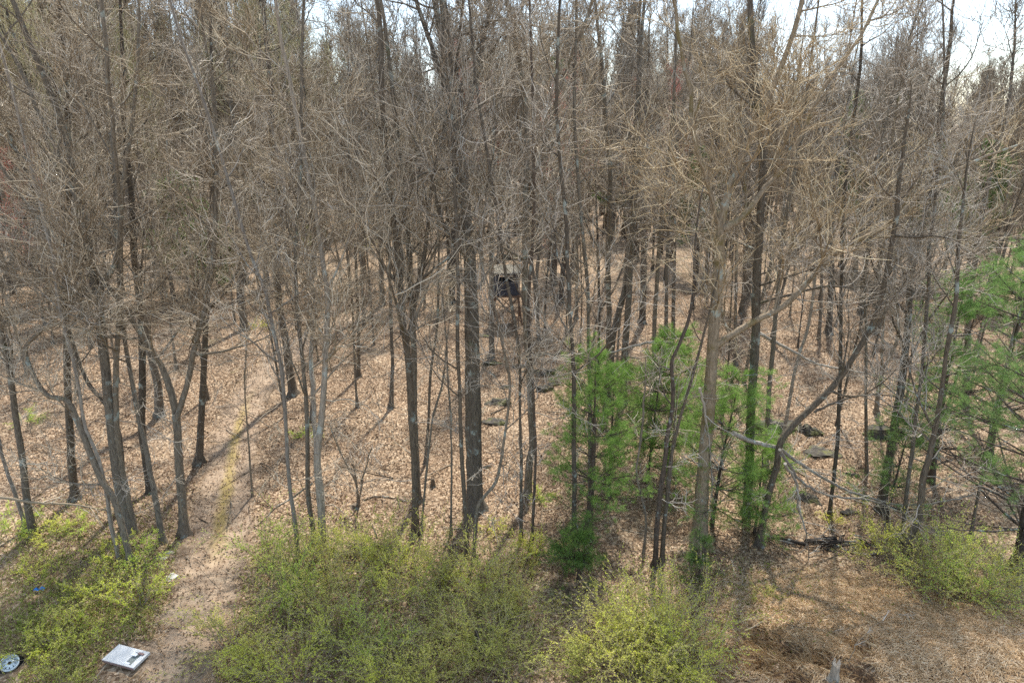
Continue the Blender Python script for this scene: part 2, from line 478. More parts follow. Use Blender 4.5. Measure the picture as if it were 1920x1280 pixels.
def low_branches(rng, P, R, acc, z0, z1, n, L, rt):
    """dead side branches under the crown"""
    z = P[:, 2]; K = len(P); tt = np.linspace(0, 1, K)
    a = float(np.interp(z0, z, tt)); b = float(np.interp(max(z1, z0 + 1), z, tt))
    if b - a < .02: return
    p, d, r, t, _ = spawn(rng, P[None], R[None], n, a, b, 1.15, 1.75)
    L1 = L * rng.uniform(.35, 1.2, n)
    P1, R1 = grow(rng, p, d, L1, .006 * L1 + .006, 9, .24, .02, .3); tube(acc, P1, R1, 4)
    p, d, r, t, ix = spawn(rng, P1, R1, 6, .2, 1., .4, 1.2)
    L2 = L1[ix] * .42 * rng.uniform(.4, 1.3, len(ix))
    P2, R2 = grow(rng, p, d, L2, np.full(len(ix), rt * 1.3), 6, .26, .03, .5); tube(acc, P2, R2, 3)
    p, d, r, t, ix = spawn(rng, P2, R2, 4, .15, 1., .4, 1.2)
    P3, R3 = grow(rng, p, d, L2[ix] * .55 + .08, np.full(len(ix), rt), 4, .28, .03, .5); tube(acc, P3, R3, 3)

SPEC_NEAR = dict(n=(15, 7, 5, 3), a=(.45, 1.45), L=4.9, crook=.19, up=.08, rt=.0068)
SPEC_THIN = dict(n=(12, 5, 4, 3), a=(.45, 1.15), L=2.9, crook=.19, up=.09, rt=.007)
SPEC_UP = dict(n=(20, 9, 6, 4), a=(.28, .62), L=6.5, crook=.13, up=.16, rt=.0065)
SPEC_FAR = dict(n=(17, 7, 5, 2), a=(.35, 1.25), L=4.8, crook=.18, up=.11, rt=.0105)
SPEC_FARUP = dict(n=(13, 7, 5, 2), a=(.22, .55), L=5.6, crook=.10, up=.2, rt=.010)

def flare(P, R, base_r):
    """root flare over the first 0.6 m"""
    z = P[:, 2] - P[0, 2]
    return R + base_r * .55 * np.exp(-np.maximum(z, 0) / .22)

def extend(rng, P, H, n=14, sway=.05):
    """carry a traced trunk on upwards to height H"""
    d = P[-1] - P[-2]; d = d / np.linalg.norm(d)
    if d[2] < .5: d = unit(d + np.array([0, 0, .6]))
    z = P[-1, 2]; out = [P[-1]]
    if H - z < 1: return P
    step = (H - z) / n / max(d[2], .6)
    for _ in range(n):
        d = unit(d + rng.normal(0, sway, 3) + np.array([0, 0, .08]))
        out.append(out[-1] + d * step)
    return np.vstack([P, np.array(out[1:])])

def lumpy(acc, rng, P, R, S, seed):
    """tube with an uneven, fluted section and root buttresses"""
    K = len(P)
    T = unit(np.gradient(P, axis=0))
    A = unit(np.cross(T, np.array([1., 0, 0.001]))); B = np.cross(T, A)
    a = np.arange(S) * 2 * PI / S
    ph = rng.uniform(0, 6, 4); lobes = rng.integers(3, 6)
    z = (P[:, 2] - P[0, 2])[:, None]
    f = 1 + .07 * np.sin(3 * a[None] + ph[0] + z * .3) + .04 * np.sin(5 * a[None] + ph[1] - z * .5) + .65 * np.exp(-np.maximum(z, 0) / .28) * np.maximum(0, np.sin(lobes * a[None] + ph[2])) 
    f = f + .035 * rng.normal(0, 1, (K, S))
    V = P[:, None] + (A[:, None] * np.cos(a)[None, :, None] + B[:, None] * np.sin(a)[None, :, None]) * (R[:, None] * f)[..., None]
    k = np.arange(K - 1)[:, None] * S; s = np.arange(S)[None]
    q = np.stack(np.broadcast_arrays(k + s, k + S + s, k + S + (s + 1) % S, k + (s + 1) % S), -1).reshape(-1, 4)
    acc.add(V, q[:, ::-1])

PLACED = []                                             # ground spots already taken

def posed_tree(seed, label, stems, H=20, cb=6, barkm='bark_grey', twm='twig', spec=SPEC_NEAR, name='bare_tree', cat='tree', group=None, dy=0., snag=False, Yp=None):
    """stems: lists of picture points (px, py, width px) from the foot upwards, traced on an upright plane through the foot"""
    rng = np.random.default_rng(seed)
    base = gp(stems[0][0][0], stems[0][0][1])
    root = empty(name, tuple(base)); tag(root, label, cat, group)
    PLACED.append((base[0], base[1]))
    tr, tw_, lb = Acc(), Acc(), Acc()
    sl = []
    for si, st in enumerate(stems):
        drift = rng.normal(0, .05) if si == 0 else rng.normal(0, .25)
        pts = []; rad = []
        z0 = None
        for (px, py, w) in st:
            q = pp(px, py, base[1])
            if z0 is None: z0 = q[2]
            Yq = base[1] + drift * (q[2] - z0)
            q = pp(px, py, Yq)
            pts.append(q - base); rad.append(w * .9 / ppm(Yq, q[2]) / 2)
        if si == 0: pts[0] = pts[0] * 0 + np.array([0, 0, -.12])
        pts = np.array(pts); rad = np.array(rad)
        nres = max(8, 4 * len(pts))
        PR = resample(np.column_stack([pts, rad]), nres)
        P, R = PR[:, :3], np.maximum(PR[:, 3], .012)
        if not snag:
            P2 = extend(rng, P, H - (0 if si == 0 else rng.uniform(0, 3)))
            n2 = len(P2) - len(P)
            if n2 > 0: R = np.concatenate([R, R[-1] * (1 - np.linspace(0, 1, n2 + 1)[1:]) ** .75 + .012])
            P = P2
        P = P + np.cumsum(rng.normal(0, .006 if si == 0 else .022, P.shape), 0) * np.array([1, 1, 0])
        if si == 0: R = flare(P, R, R[0])
        lumpy(tr, rng, P, R, 10 if R[0] > .12 else 7, seed)
        sl.append((P, R))
    limbs_and_twigs(rng, sl, spec, tw_, tr, cb * .88, H)
    if H > 10 or snag:
        dead = Acc(); low_branches(rng, sl[0][0], sl[0][1], dead, 1.8, cb, 4 if spec['L'] > 3 else 3, 2.3 if spec['L'] > 3 else 1.5, .007)
        dead.build('dead_branches', M['dead'], root)['kind'] = 'stuff'
    tr.build('trunk', M[barkm], root); tw_.build('crown', M[twm], root)
    return root

# every tree traced from the photograph: foot first, then points up the trunk
T_ = [
 ("grey trunk leaning left, foot in green growth at the far left edge", [[(60,1003,15),(48,930,14),(40,860,13),(28,780,12),(18,700,11),(4,640,10)]], dict(cb=6.5)),
 ("thin pale trunk leaning left beside the leftmost grey trunk", [[(50,993,8),(30,930,8),(8,870,7),(-6,800,7)]], dict(cb=6.5, spec=SPEC_THIN, barkm='bark_pale')),
 ("straight dark trunk between the far left pair and the crooked reddish trunk", [[(140,937,17),(134,860,16),(127,732,14),(124,598,13),(120,480,12)]], dict(cb=7, barkm='bark_dark')),
 ("stout grey trunk in the tight clump left of the dirt track", [[(243,1003,22),(224,920,20),(212,833,19),(198,700,18),(183,565,17),(168,480,16),(150,380,14),(128,290,12)],[(183,565,11),(215,480,10),(222,380,9),(196,180,8)],[(150,380,9),(100,260,9),(50,140,8),(0,60,7)]], dict(cb=8, H=22, twm='twig_tan')),
 ("slimmer trunk pressed against the stout trunk of the clump left of the track", [[(254,1000,12),(236,920,12),(220,833,11),(216,722,11),(222,620,10)]], dict(cb=7)),
 ("slightly curved brown trunk on the right side of the clump left of the track", [[(236,985,11),(232,900,11),(225,820,10),(200,760,9),(170,725,8),(152,690,7)]], dict(cb=7, spec=SPEC_THIN)),
 ("reddish brown crooked trunk bending over to the left with a pale arched branch", [[(248,1060,13),(217,943,13),(187,893,12),(150,800,12),(128,752,11),(91,742,10),(67,709,9),(50,658,9),(75,625,8),(118,591,7),(150,597,5),(178,615,3)]], dict(cb=2.5, snag=True, spec=dict(SPEC_THIN, n=(14,6,4,3), L=2.6), twm='dead')),
 ("thin pale lichened trunk just left of the crooked trunk", [[(224,1053,9),(207,977,9),(200,927,8),(185,860,7),(160,800,7),(150,730,6)]], dict(cb=7, spec=SPEC_THIN, barkm='bark_pale')),
 ("slim trunk with a kink, its foot in green leaves left of the white stones", [[(306,1017,12),(293,937,12),(283,893,11),(268,816,10),(259,780,9),(250,722,9),(235,640,8)]], dict(cb=7, spec=SPEC_THIN)),
 ("dark trunk with widely flared roots behind the kinked slim trunk", [[(283,924,16),(273,860,15),(266,790,15),(268,722,14),(266,590,13),(255,497,12)]], dict(cb=8, barkm='bark_dark')),
 ("forked tree by the track, two stems parting above the height of a man", [[(345,1003,19),(340,930,17),(335,860,16),(333,800,15),(323,745,14),(309,700,13),(296,672,11),(255,610,10),(215,548,9),(180,510,8),(150,494,7)],[(330,785,12),(345,730,12),(363,648,11),(380,581,10),(392,500,10),(397,430,9),(400,330,8)]], dict(cb=7, H=20, spec=dict(SPEC_NEAR, L=4.0), twm='twig_tan')),
 ("dark trunk standing alone on the left edge of the dirt track", [[(372,870,15),(378,766,13),(383,665,12),(388,580,11),(392,500,10)]], dict(cb=7, barkm='bark_dark')),
 ("pair-like broad trunk behind the forked tree, mossy at its foot", [[(300,779,18),(296,722,16),(280,650,15),(265,564,14),(256,497,13),(246,420,12)]], dict(cb=9)),
 ("straight trunk with mossy foot on the far side of the track's bend", [[(459,618,16),(453,560,14),(450,500,13),(444,430,12),(440,350,11)]], dict(cb=8, barkm='bark_dark')),
 ("tall dark trunk right of the track with flared rooty foot", [[(550,740,18),(541,690,16),(535,640,15),(524,581,14),(517,497,14),(516,430,13),(510,330,11)]], dict(cb=9, barkm='bark_dark', H=23)),
 ("dark trunk far beyond the track beside a small green bush", [[(584,517,13),(588,470,12),(590,400,11)]], dict(cb=9, barkm='bark_dark', spec=SPEC_FAR)),
 ("slimmer dark trunk just left of the one beside the small green bush", [[(563,512,9),(560,460,9),(557,400,8)]], dict(cb=9, barkm='bark_dark', spec=SPEC_FAR)),
 ("grey-green forked trunk rising from the shrubs right of the track", [[(606,1033,17),(600,927,16),(594,860,15),(600,800,13),(605,732,12),(611,631,11),(614,564,11),(606,497,10),(592,400,9),(570,300,8)],[(594,850,10),(588,790,10),(582,720,10),(578,631,9),(583,560,8),(560,480,7)]], dict(cb=6, H=20, barkm='bark_pale', twm='twig_tan')),
 ("slim dark trunk left of the grey-green forked trunk", [[(590,1017,10),(578,927,10),(575,860,9),(573,766,9),(567,698,8),(554,581,8),(552,500,7),(553,430,7)]], dict(cb=6, spec=SPEC_THIN)),
 ("thin bending trunk, the leftmost in the shrubs right of the track", [[(560,1048,9),(550,960,9),(540,893,8),(536,816,8),(527,698,8),(511,615,8),(497,547,7),(470,480,6)]], dict(cb=5, spec=SPEC_THIN, barkm='bark_pale')),
 ("very thin straight sapling standing on the track's right margin", [[(473,930,4),(470,860,4),(464,780,3),(461,715,3)]], dict(cb=2.5, H=7, spec=dict(SPEC_THIN, n=(7,3,2,0), L=.8), name='sapling', cat='sapling')),
 ("straight dark trunk standing between the track and the thickest trunk", [[(777,1002,16),(779,930,15),(777,860,15),(771,766,15),(764,665,14),(754,600,14),(748,500,13),(740,430,12),(728,330,11),(720,220,10)],[(764,640,9),(782,560,9),(800,480,8),(810,380,7)]], dict(cb=8, H=22, barkm='bark_dark')),
 ("shadowed trunk standing directly behind the straight dark trunk", [[(784,940,14),(780,860,14),(776,766,13),(776,698,12),(771,600,12),(768,520,11)]], dict(cb=8)),
 ("thickest trunk of the wood, straight and grey with scaly bark", [[(891,957,36),(889,860,33),(889,800,32),(887,665,31),(885,564,29),(882,497,26),(876,430,24),(868,336,21),(857,262,18)],[(860,285,13),(874,210,11),(889,151,10),(902,77,11),(919,34,9),(922,-30,7)],[(857,270,13),(846,180,11),(835,90,10),(821,0,11),(812,-60,9)],[(850,190,11),(820,110,10),(795,40,9),(774,-20,8)]], dict(cb=9.5, H=24, spec=dict(SPEC_NEAR, L=5.6), barkm='bark_grey')),
 ("slim trunk standing in front of the thickest trunk, its foot in bushes", [[(876,1040,10),(874,960,9),(868,880,9),(866,800,8),(864,720,7)]], dict(cb=6, spec=SPEC_THIN, barkm='bark_dark')),
 ("bent young tree right of the thickest trunk, sweeping up to the right", [[(888,1047,8),(893,960,8),(908,930,7),(928,905,7),(938,870,6),(950,800,6),(958,740,5)]], dict(cb=3.5, H=11, spec=SPEC_THIN)),
 ("tall straight grey trunk standing right of the blind on legs", [[(988,925,16),(993,860,15),(998,833,15),(994,732,15),(986,631,14),(984,531,14),(984,430,13),(986,330,11)],[(985,380,9),(1010,300,8),(1045,200,7),(1085,80,6)]], dict(cb=9, H=23)),
 ("thin straight pole-like trunk left of the two in front of the tall grey trunk", [[(976,1013,8),(976,940,7),(976,860,7),(974,780,6),(975,700,6)]], dict(cb=6, spec=SPEC_THIN, barkm='bark_dark')),
 ("reddish thin trunk right of the tall grey trunk's foot", [[(997,1016,7),(1001,940,7),(1006,860,6),(1003,780,6),(1000,700,6)]], dict(cb=6, spec=SPEC_THIN, barkm='bark_pine')),
 ("hair-thin sapling left of the thickest trunk", [[(845,1003,5),(846,930,4),(847,860,4),(846,780,3)]], dict(cb=3, H=9, spec=dict(SPEC_THIN, n=(9,4,3,0), L=1.2), name='sapling', cat='sapling')),
 ("wavy slender sapling between the dark trunk and the thickest trunk", [[(797,868,7),(803,800,6),(808,699,6),(820,615,5),(823,531,5),(825,450,4)]], dict(cb=4.5, H=14, spec=SPEC_THIN, name='sapling', cat='sapling')),
 ("short pale wavy sapling touching the shrubs right of the straight dark trunk", [[(789,1000,6),(796,930,5),(803,860,5),(812,790,4)]], dict(cb=3, H=8, spec=dict(SPEC_THIN, n=(9,4,3,0), L=1.2), name='sapling', cat='sapling')),
 ("slim trunk with a swollen mossy foot on the slope left of the thick trunks", [[(733,765,10),(735,720,8),(736,665,7),(733,580,7),(732,500,6),(730,430,6)]], dict(cb=8, spec=SPEC_THIN)),
 ("slender straight trunk in the open slope right of the track", [[(672,708,8),(672,640,7),(670,560,6),(667,480,6),(662,410,6)]], dict(cb=7, spec=SPEC_THIN, barkm='bark_dark')),
 ("straight medium trunk upslope, left of the line to the blind", [[(717,572,12),(715,520,10),(713,470,10),(710,400,9)]], dict(cb=8, spec=SPEC_FAR, barkm='bark_dark')),
 ("dark stout trunk upslope just left of the thickest trunk", [[(845,568,15),(850,510,13),(852,450,13),(852,380,12)]], dict(cb=9, spec=SPEC_FAR, barkm='bark_dark')),
 ("trunk hiding the left side of the blind, its foot among mossy rocks", [[(922,672,12),(922,600,11),(922,530,11),(922,460,10),(922,400,10)]], dict(cb=11, spec=SPEC_FAR)),
 ("young trunk just right of the tall grey trunk behind the mossy rocks", [[(1008,582,8),(1006,530,7),(1012,470,7),(1018,400,6)]], dict(cb=8, spec=SPEC_FAR)),
 ("brown trunk in open litter right of the blind", [[(1038,533,12),(1040,480,10),(1040,430,10),(1040,370,9)]], dict(cb=8, spec=SPEC_FAR, barkm='bark_pine')),
 ("stout trunk above the pines leaning right and joined by a second stem", [[(1138,750,17),(1143,700,15),(1149,630,14),(1158,590,13),(1168,550,12),(1176,500,11),(1184,420,10)],[(1143,700,12),(1142,640,11),(1144,564,11),(1142,464,10),(1146,380,9)]], dict(cb=8, H=22)),
 ("upright grey trunk behind the middle pine", [[(1167,755,15),(1172,660,14),(1178,580,13),(1181,531,13),(1186,450,11),(1190,380,10)]], dict(cb=8, H=22)),
 ("narrow trunk with flared foot between the pines and the pale forked trunk", [[(1223,762,11),(1226,680,9),(1228,598,9),(1235,497,8),(1238,430,8)]], dict(cb=8, spec=SPEC_THIN)),
 ("slim straight trunk rising through the left pine's needles", [[(1106,950,8),(1106,860,8),(1105,750,8),(1104,640,7),(1104,540,7)]], dict(cb=8, spec=SPEC_THIN)),
 ("slim dark trunk at the left edge of the pines", [[(1075,1022,11),(1077,940,10),(1077,860,10),(1077,732,9),(1074,660,8),(1068,590,7)]], dict(cb=7, spec=SPEC_THIN, barkm='bark_dark')),
 ("dark upright trunk upslope behind the upright grey trunk", [[(1204,606,14),(1206,540,13),(1207,460,12),(1207,400,11)]], dict(cb=9, spec=SPEC_FAR, barkm='bark_dark')),
 ("left one of two slim trunks upslope of the pale forked trunk", [[(1248,668,8),(1249,600,8),(1250,520,7),(1252,450,7)]], dict(cb=8, spec=SPEC_FAR)),
 ("right one of two slim trunks upslope of the pale forked trunk", [[(1262,636,8),(1263,570,8),(1265,500,7),(1266,440,7)]], dict(cb=8, spec=SPEC_FAR, barkm='bark_dark')),
 ("slim trunk in litter between the brown trunk and the joined stems", [[(1080,597,7),(1082,540,7),(1082,470,6),(1084,410,6)]], dict(cb=8, spec=SPEC_FAR)),
 ("twisting brown trunk in front of the pines, the left of two crossing stems", [[(1229,1062,11),(1232,977,10),(1240,900,10),(1249,850,9),(1252,820,9),(1262,770,8),(1264,720,8),(1263,680,7),(1276,650,6)]], dict(cb=5, H=12, spec=dict(SPEC_THIN, n=(7,4,3,2)), barkm='bark_pine')),
 ("blackish trunk in front of the pines, the right of two crossing stems", [[(1240,1058,10),(1248,960,9),(1258,880,9),(1263,840,7),(1275,790,6),(1290,740,5)]], dict(cb=4.5, H=10, spec=dict(SPEC_THIN, n=(6,4,3,2)), barkm='bark_dark')),
 ("big pale trunk wrapped in pine greenery, forking high into long ascending limbs", [[(1312,1017,34),(1316,940,28),(1322,860,26),(1331,760,25),(1340,631,23),(1347,531,22),(1353,464,20),(1359,403,17),(1377,336,15),(1410,260,13),(1431,218,12),(1462,140,11),(1488,67,10),(1512,-20,9)],[(1338,650,13),(1390,615,13),(1440,590,12),(1481,564,12),(1549,490,11),(1600,455,10),(1666,420,9),(1767,336,8),(1850,295,6),(1918,269,5)],[(1357,430,13),(1391,405,12),(1430,350,11),(1468,302,10),(1529,178,9),(1575,110,8),(1616,50,7)],[(1356,450,12),(1340,390,11),(1320,330,11),(1300,260,10),(1290,170,9),(1270,80,8),(1262,0,7)]], dict(cb=8.5, H=20, barkm='bark_limb', twm='twig_tan', spec=dict(SPEC_NEAR, L=4.6))),
 ("tall grey trunk just right of the big pale forking trunk", [[(1400,962,19),(1406,880,17),(1408,800,17),(1411,732,17),(1417,648,18),(1418,560,18),(1420,500,17),(1424,430,16),(1428,340,14)]], dict(cb=9, H=23)),
 ("dark trunk leaning hard to the right across the open litter", [[(1423,1023,16),(1437,943,13),(1457,870,13),(1463,830,13),(1495,789,13),(1532,753,13),(1569,712,12),(1616,638,11),(1640,590,10),(1655,530,10),(1672,440,9)]], dict(cb=6.5, H=15, barkm='bark_dark')),
 ("slim upright trunk between the tall grey trunk and the leaning dark one", [[(1436,885,10),(1439,800,10),(1443,732,9),(1450,655,9),(1455,580,8),(1462,500,7)]], dict(cb=8, spec=SPEC_THIN)),
 ("slim dark trunk crossing behind the leaning trunk", [[(1555,968,8),(1562,900,8),(1568,840,8),(1573,766,8),(1577,665,8),(1578,560,7),(1580,480,7)]], dict(cb=8, spec=SPEC_THIN, barkm='bark_dark')),
 ("thin trunk with blue-grey lichen slanting right from the leaning trunk's foot", [[(1466,835,8),(1473,790,7),(1486,716,7),(1500,660,6),(1513,620,6),(1523,560,6),(1530,500,5)]], dict(cb=7, spec=SPEC_THIN, barkm='bark_pale')),
 ("dark leaning trunk near the right, its foot in the shrubs", [[(1692,1065,15),(1703,1010,15),(1722,970,14),(1730,900,13),(1743,850,12),(1760,766,10),(1774,665,8)]], dict(cb=4.5, H=14, barkm='bark_dark', twm='dead', spec=dict(SPEC_THIN, L=3.4))),
 ("slim grey trunk left of the dark leaning one near the right", [[(1691,1018,9),(1697,960,9),(1704,900,8),(1713,840,8),(1722,760,7),(1730,690,6)]], dict(cb=5, spec=SPEC_THIN)),
 ("shaded trunk with black buttress roots behind the fallen limb", [[(1652,958,20),(1664,880,17),(1680,790,16),(1697,699,15),(1706,620,13),(1712,540,12)]], dict(cb=6, barkm='bark_dark')),
 ("forked slim trunk upslope right of the leaning trunk", [[(1643,775,9),(1650,715,8),(1670,665,8),(1684,630,7),(1680,570,7),(1676,500,6)],[(1650,715,6),(1655,640,6),(1658,560,5)]], dict(cb=8, spec=SPEC_FAR)),
 ("thin pole-like trunk right of the leaning trunk", [[(1625,885,7),(1625,820,7),(1624,740,6),(1624,650,6),(1622,560,5)]], dict(cb=8, spec=SPEC_THIN)),
 ("dark flared trunk far upslope on the right", [[(1553,626,13),(1556,570,12),(1558,500,11),(1560,430,10)]], dict(cb=9, spec=SPEC_FAR, barkm='bark_dark')),
 ("small straight trunk upslope between the two large trunks at right", [[(1379,685,7),(1380,620,7),(1380,560,6),(1382,480,6)]], dict(cb=8, spec=SPEC_FAR)),
 ("blackish stout trunk upslope behind the tall grey trunk at right", [[(1402,560,14),(1403,500,13),(1405,440,12),(1406,380,12)]], dict(cb=9, spec=SPEC_FAR, barkm='bark_dark')),
 ("stump-like grey trunk in the shade below the right pine", [[(1809,763,15),(1812,710,13),(1815,640,12),(1818,560,11)]], dict(cb=8, spec=SPEC_FAR)),
 ("thin leaning sapling near the right edge below the pine", [[(1821,1002,7),(1832,935,6),(1846,870,6),(1856,800,5)]], dict(cb=3, H=9, spec=dict(SPEC_THIN, n=(10,4,4,2), L=1.5), name='sapling', cat='sapling')),
 ("slim sapling standing free in litter right of the mossy rocks", [[(1108,690,6),(1112,640,5),(1122,590,5),(1150,545,4),(1165,510,4)]], dict(cb=5, H=9, spec=dict(SPEC_THIN, n=(9,4,3,0), L=1.2), name='sapling', cat='sapling')),
 ("spindly stem with a bend below the middle pine", [[(1205,1040,6),(1212,985,5),(1207,940,5),(1196,890,4),(1203,840,4)]], dict(cb=2.5, H=7, spec=dict(SPEC_THIN, n=(9,4,3,0), L=1.0), name='sapling', cat='sapling')),
 ("small forked bare bush-like tree in open litter right of the track", [[(672,950,5),(668,905,4),(655,880,3),(640,850,3)],[(672,948,4),(682,905,4),(692,870,3),(700,840,3)],[(672,948,4),(664,915,3),(650,870,3)]], dict(cb=.4, H=3.6, spec=dict(SPEC_THIN, n=(9,4,3,0), L=1.0), name='sapling', cat='sapling')),
]
for k, (lab, stems, kw) in enumerate(T_):
    posed_tree(100 + k, lab, stems, **kw)

# ------------------------------------------------------------------ trees of the deeper wood: prototypes, then copies
def proto_tree(seed, H, r0, cb, spec, lean=.03, S=7):
    rng = np.random.default_rng(seed)
    n = 18
    P = np.zeros((n, 3)); d = unit(np.array([rng.normal(0, lean), rng.normal(0, lean), 1.]))
    for k in range(1, n):
        d = unit(d + rng.normal(0, .025, 3) + np.array([0, 0, .03])); P[k] = P[k - 1] + d * H / (n - 1)
    P[0, 2] = -.15
    R = r0 * (1 - np.linspace(0, 1, n)) ** .7 + .012
    R = flare(P, R, r0)
    tr, tw_ = Acc(), Acc()
    lumpy(tr, rng, P, R, S, seed)
    st = [(P, R)]
    if rng.random() < .5:                                     # a forked leader
        a = n // 2 + rng.integers(-2, 2)
        P2, R2 = grow(rng, P[a][None], np.array([[rng.normal(0, .3), rng.normal(0, .3), 1.]]), np.array([H * .42]), np.array([R[a] * .75]), 10, .06, .06, .1)
        tube(tr, P2, R2, 6); st.append((P2[0], R2[0]))
    limbs_and_twigs(rng, st, spec, tw_, tr, cb, H)
    if cb > 2: low_branches(rng, P, R, tw_, 2.2, cb + 1, 4, 2.2, .009)
    return tr, tw_

protos = []
for k in range(12):
    sp_ = SPEC_FARUP if k % 3 == 0 else SPEC_FAR
    H = (20, 22, 19, 23, 21, 24)[k % 6]
    a, b = proto_tree(500 + k, H, .13 + .022 * (k % 5), (6, 7.5, 9)[k % 3], sp_)
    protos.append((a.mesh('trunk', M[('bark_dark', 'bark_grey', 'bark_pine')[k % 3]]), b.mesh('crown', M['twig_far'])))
slims = []
for k in range(6):
    a, b = proto_tree(700 + k, 12 + k, .045 + .008 * k, 3, dict(SPEC_FAR, n=(13, 5, 4, 2), L=2.3, rt=.009), .06, 5)
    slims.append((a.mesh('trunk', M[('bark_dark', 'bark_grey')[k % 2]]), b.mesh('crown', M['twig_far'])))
tinted = {}
def tint(me, key):
    q = (me.name, key)
    if q not in tinted:
        m = me.copy(); m.materials.clear(); m.materials.append(M[key]); tinted[q] = m
    return tinted[q]
DEEP = []
def place(pair, name, label, cat, group, x, y, s, rz, crown=None):
    root = empty(name, (x, y, float(hgt(x, y))), rz); root.scale = (s, s, s); tag(root, label, cat, group)
    DEEP.append((root, x, y, label, pair[0].materials[0].name.split('_')[0]))
    for nm, me in (('trunk', pair[0]), ('crown', tint(pair[1], crown) if crown else pair[1])):
        o = bpy.data.objects.new(nm, me); COL.objects.link(o); o.parent = root

rs = np.random.default_rng(7)
blind_at = gp(950, 604)
def free(x, y, dmin):
    if np.hypot(x - blind_at[0], y - blind_at[1]) < 2.2: return False
    return all((x - a) ** 2 + (y - b) ** 2 > dmin * dmin for a, b in PLACED)
def zone(px):
    if px < 330: return 0
    if px < 760: return 1
    if px < 1180: return 2
    if px < 1560: return 3
    return 4
ZL = ["one of the slender bare trees crowded deep in the wood at the far left",
      "one of the bare trees standing deep in the wood beyond the bend of the track",
      "one of the bare trees standing deep in the wood behind the blind on legs",
      "one of the bare trees deep in the wood behind the big pale forking trunk",
      "one of the bare trees deep in the wood beyond the pine at right"]
ZG = ["far left deep wood trees", "deep wood trees beyond the track", "deep wood trees behind the blind", "deep wood trees behind the pale trunk", "deep wood trees behind the right pine"]
n = 0; tries = 0
while n < 212 and tries < 20000:
    tries += 1
    y = 44 + 56 * rs.random() ** .8
    x = rs.uniform(-.80 * y - 3, .80 * y + 3)
    px = 960 + FPX * x / (y * math.cos(TH) + CAMZ * math.sin(TH))
    if y < 56 and 560 < px < 1500 and rs.random() < .6: continue
    if y < 62 and 1500 < px < 1800 and rs.random() < .5: continue
    if track_dist(np.array(x), np.array(y)) < 1.3: continue
    if not free(x, y, 2.2): continue
    z = zone(px)
    s = rs.uniform(.82, 1.08) * (1.25 if px < 600 else 1.0 if px < 1400 else .86)
    if 1680 < px < 1790 and y < 100: continue
    PLACED.append((x, y))
    cr = None
    if rs.random() < .16: cr = 'twig_olive' if px < 900 else 'twig_tan'
    place(protos[rs.integers(12)], 'bare_tree', ZL[z], 'tree', ZG[z], x, y, s, rs.uniform(0, 6.28), cr)
    n += 1
# red-budding maples
for px, py, s in ((1035, 520, .74), (1075, 500, .80), (905, 490, .84), (1262, 490, .9), (85, 610, .5), (125, 580, .48), (1190, 485, .82)):
    p = gp(px, py)
    lab = "red-budding maple among the grey trees behind the blind" if px > 300 else "small red-budding maple deep in the wood at far left"
    place(protos[rs.integers(12)], 'maple_tree', lab, 'tree', 'red budding maples behind the blind' if px > 300 else 'red budding maples at far left', p[0], p[1], s, rs.uniform(0, 6), 'twig_red')
# slim poles between
n = 0; tries = 0
while n < 112 and tries < 16000:
    tries += 1
    y = 30 + 45 * rs.random()
    x = rs.uniform(-.78 * y, .78 * y)
    px = 960 + FPX * x / (y * math.cos(TH) + CAMZ * math.sin(TH))
    if track_dist(np.array(x), np.array(y)) < 1.4 or not free(x, y, 1.4): continue
    if y < 42 and 620 < px < 900 and rs.random() < .7: continue
    if y < 49 and 895 < px < 1005: continue
    PLACED.append((x, y)); z = zone(px)
    place(slims[rs.integers(6)], 'sapling', ["one of the thin bare saplings in the shade at far left", "one of the thin bare saplings around the bend of the track",
          "one of the thin bare saplings standing about the blind on legs", "one of the thin bare saplings between the pines and the deep wood", "one of the thin bare saplings among the trunks at right"][z],
          'sapling', ['far left saplings', 'saplings by the track', 'saplings about the blind', 'saplings behind the pines', 'saplings at right'][z], x, y, rs.uniform(.8, 1.15), rs.uniform(0, 6))
    n += 1
# trees whose feet stand just outside the picture but whose crowns reach in
for k, (x, y) in enumerate(((-19, 20.5), (-24, 27), (-29, 33), (-35, 41), (22, 24.5), (25.5, 30), (30, 36), (35, 43))):
    side = "leaning in over the far left edge" if x < 0 else "reaching in over the far right edge"
    place(protos[(k * 5) % 12], 'bare_tree', "bare crown of a tree " + side, 'tree', 'crowns at the left edge' if x < 0 else 'crowns at the right edge', x, y, .9, k * 1.3, 'twig_tan' if k % 2 else 'twig')

ORD = ['first', 'second', 'third', 'fourth', 'fifth', 'sixth', 'seventh', 'eighth', 'ninth', 'tenth']
NUM = ['one', 'two', 'three', 'four', 'five', 'six', 'seven', 'eight', 'nine', 'ten']
LM = [(60, 'the far left edge'), (180, 'the stout clump at left'), (320, 'the forked tree by the track'), (455, 'the mossy-footed trunk'), (545, 'the rooty-footed trunk'),
      (620, 'the grey-green forked trunk'), (690, 'the slender open-slope trunk'), (760, 'the straight dark trunk'), (860, 'the thickest trunk'), (950, 'the blind'), (1035, 'the brown trunk'),
      (1120, 'the joined stems'), (1190, 'the upright grey trunk'), (1262, 'the two slim upslope trunks'), (1345, 'the pale forking trunk'), (1420, 'the tall grey trunk'),
      (1490, 'the lichened slanting trunk'), (1560, 'the dark flared trunk'), (1650, 'the upslope forked trunk'), (1740, 'the long-branched ragged pine'), (1840, 'the right pines'), (1920, 'the far right edge')]
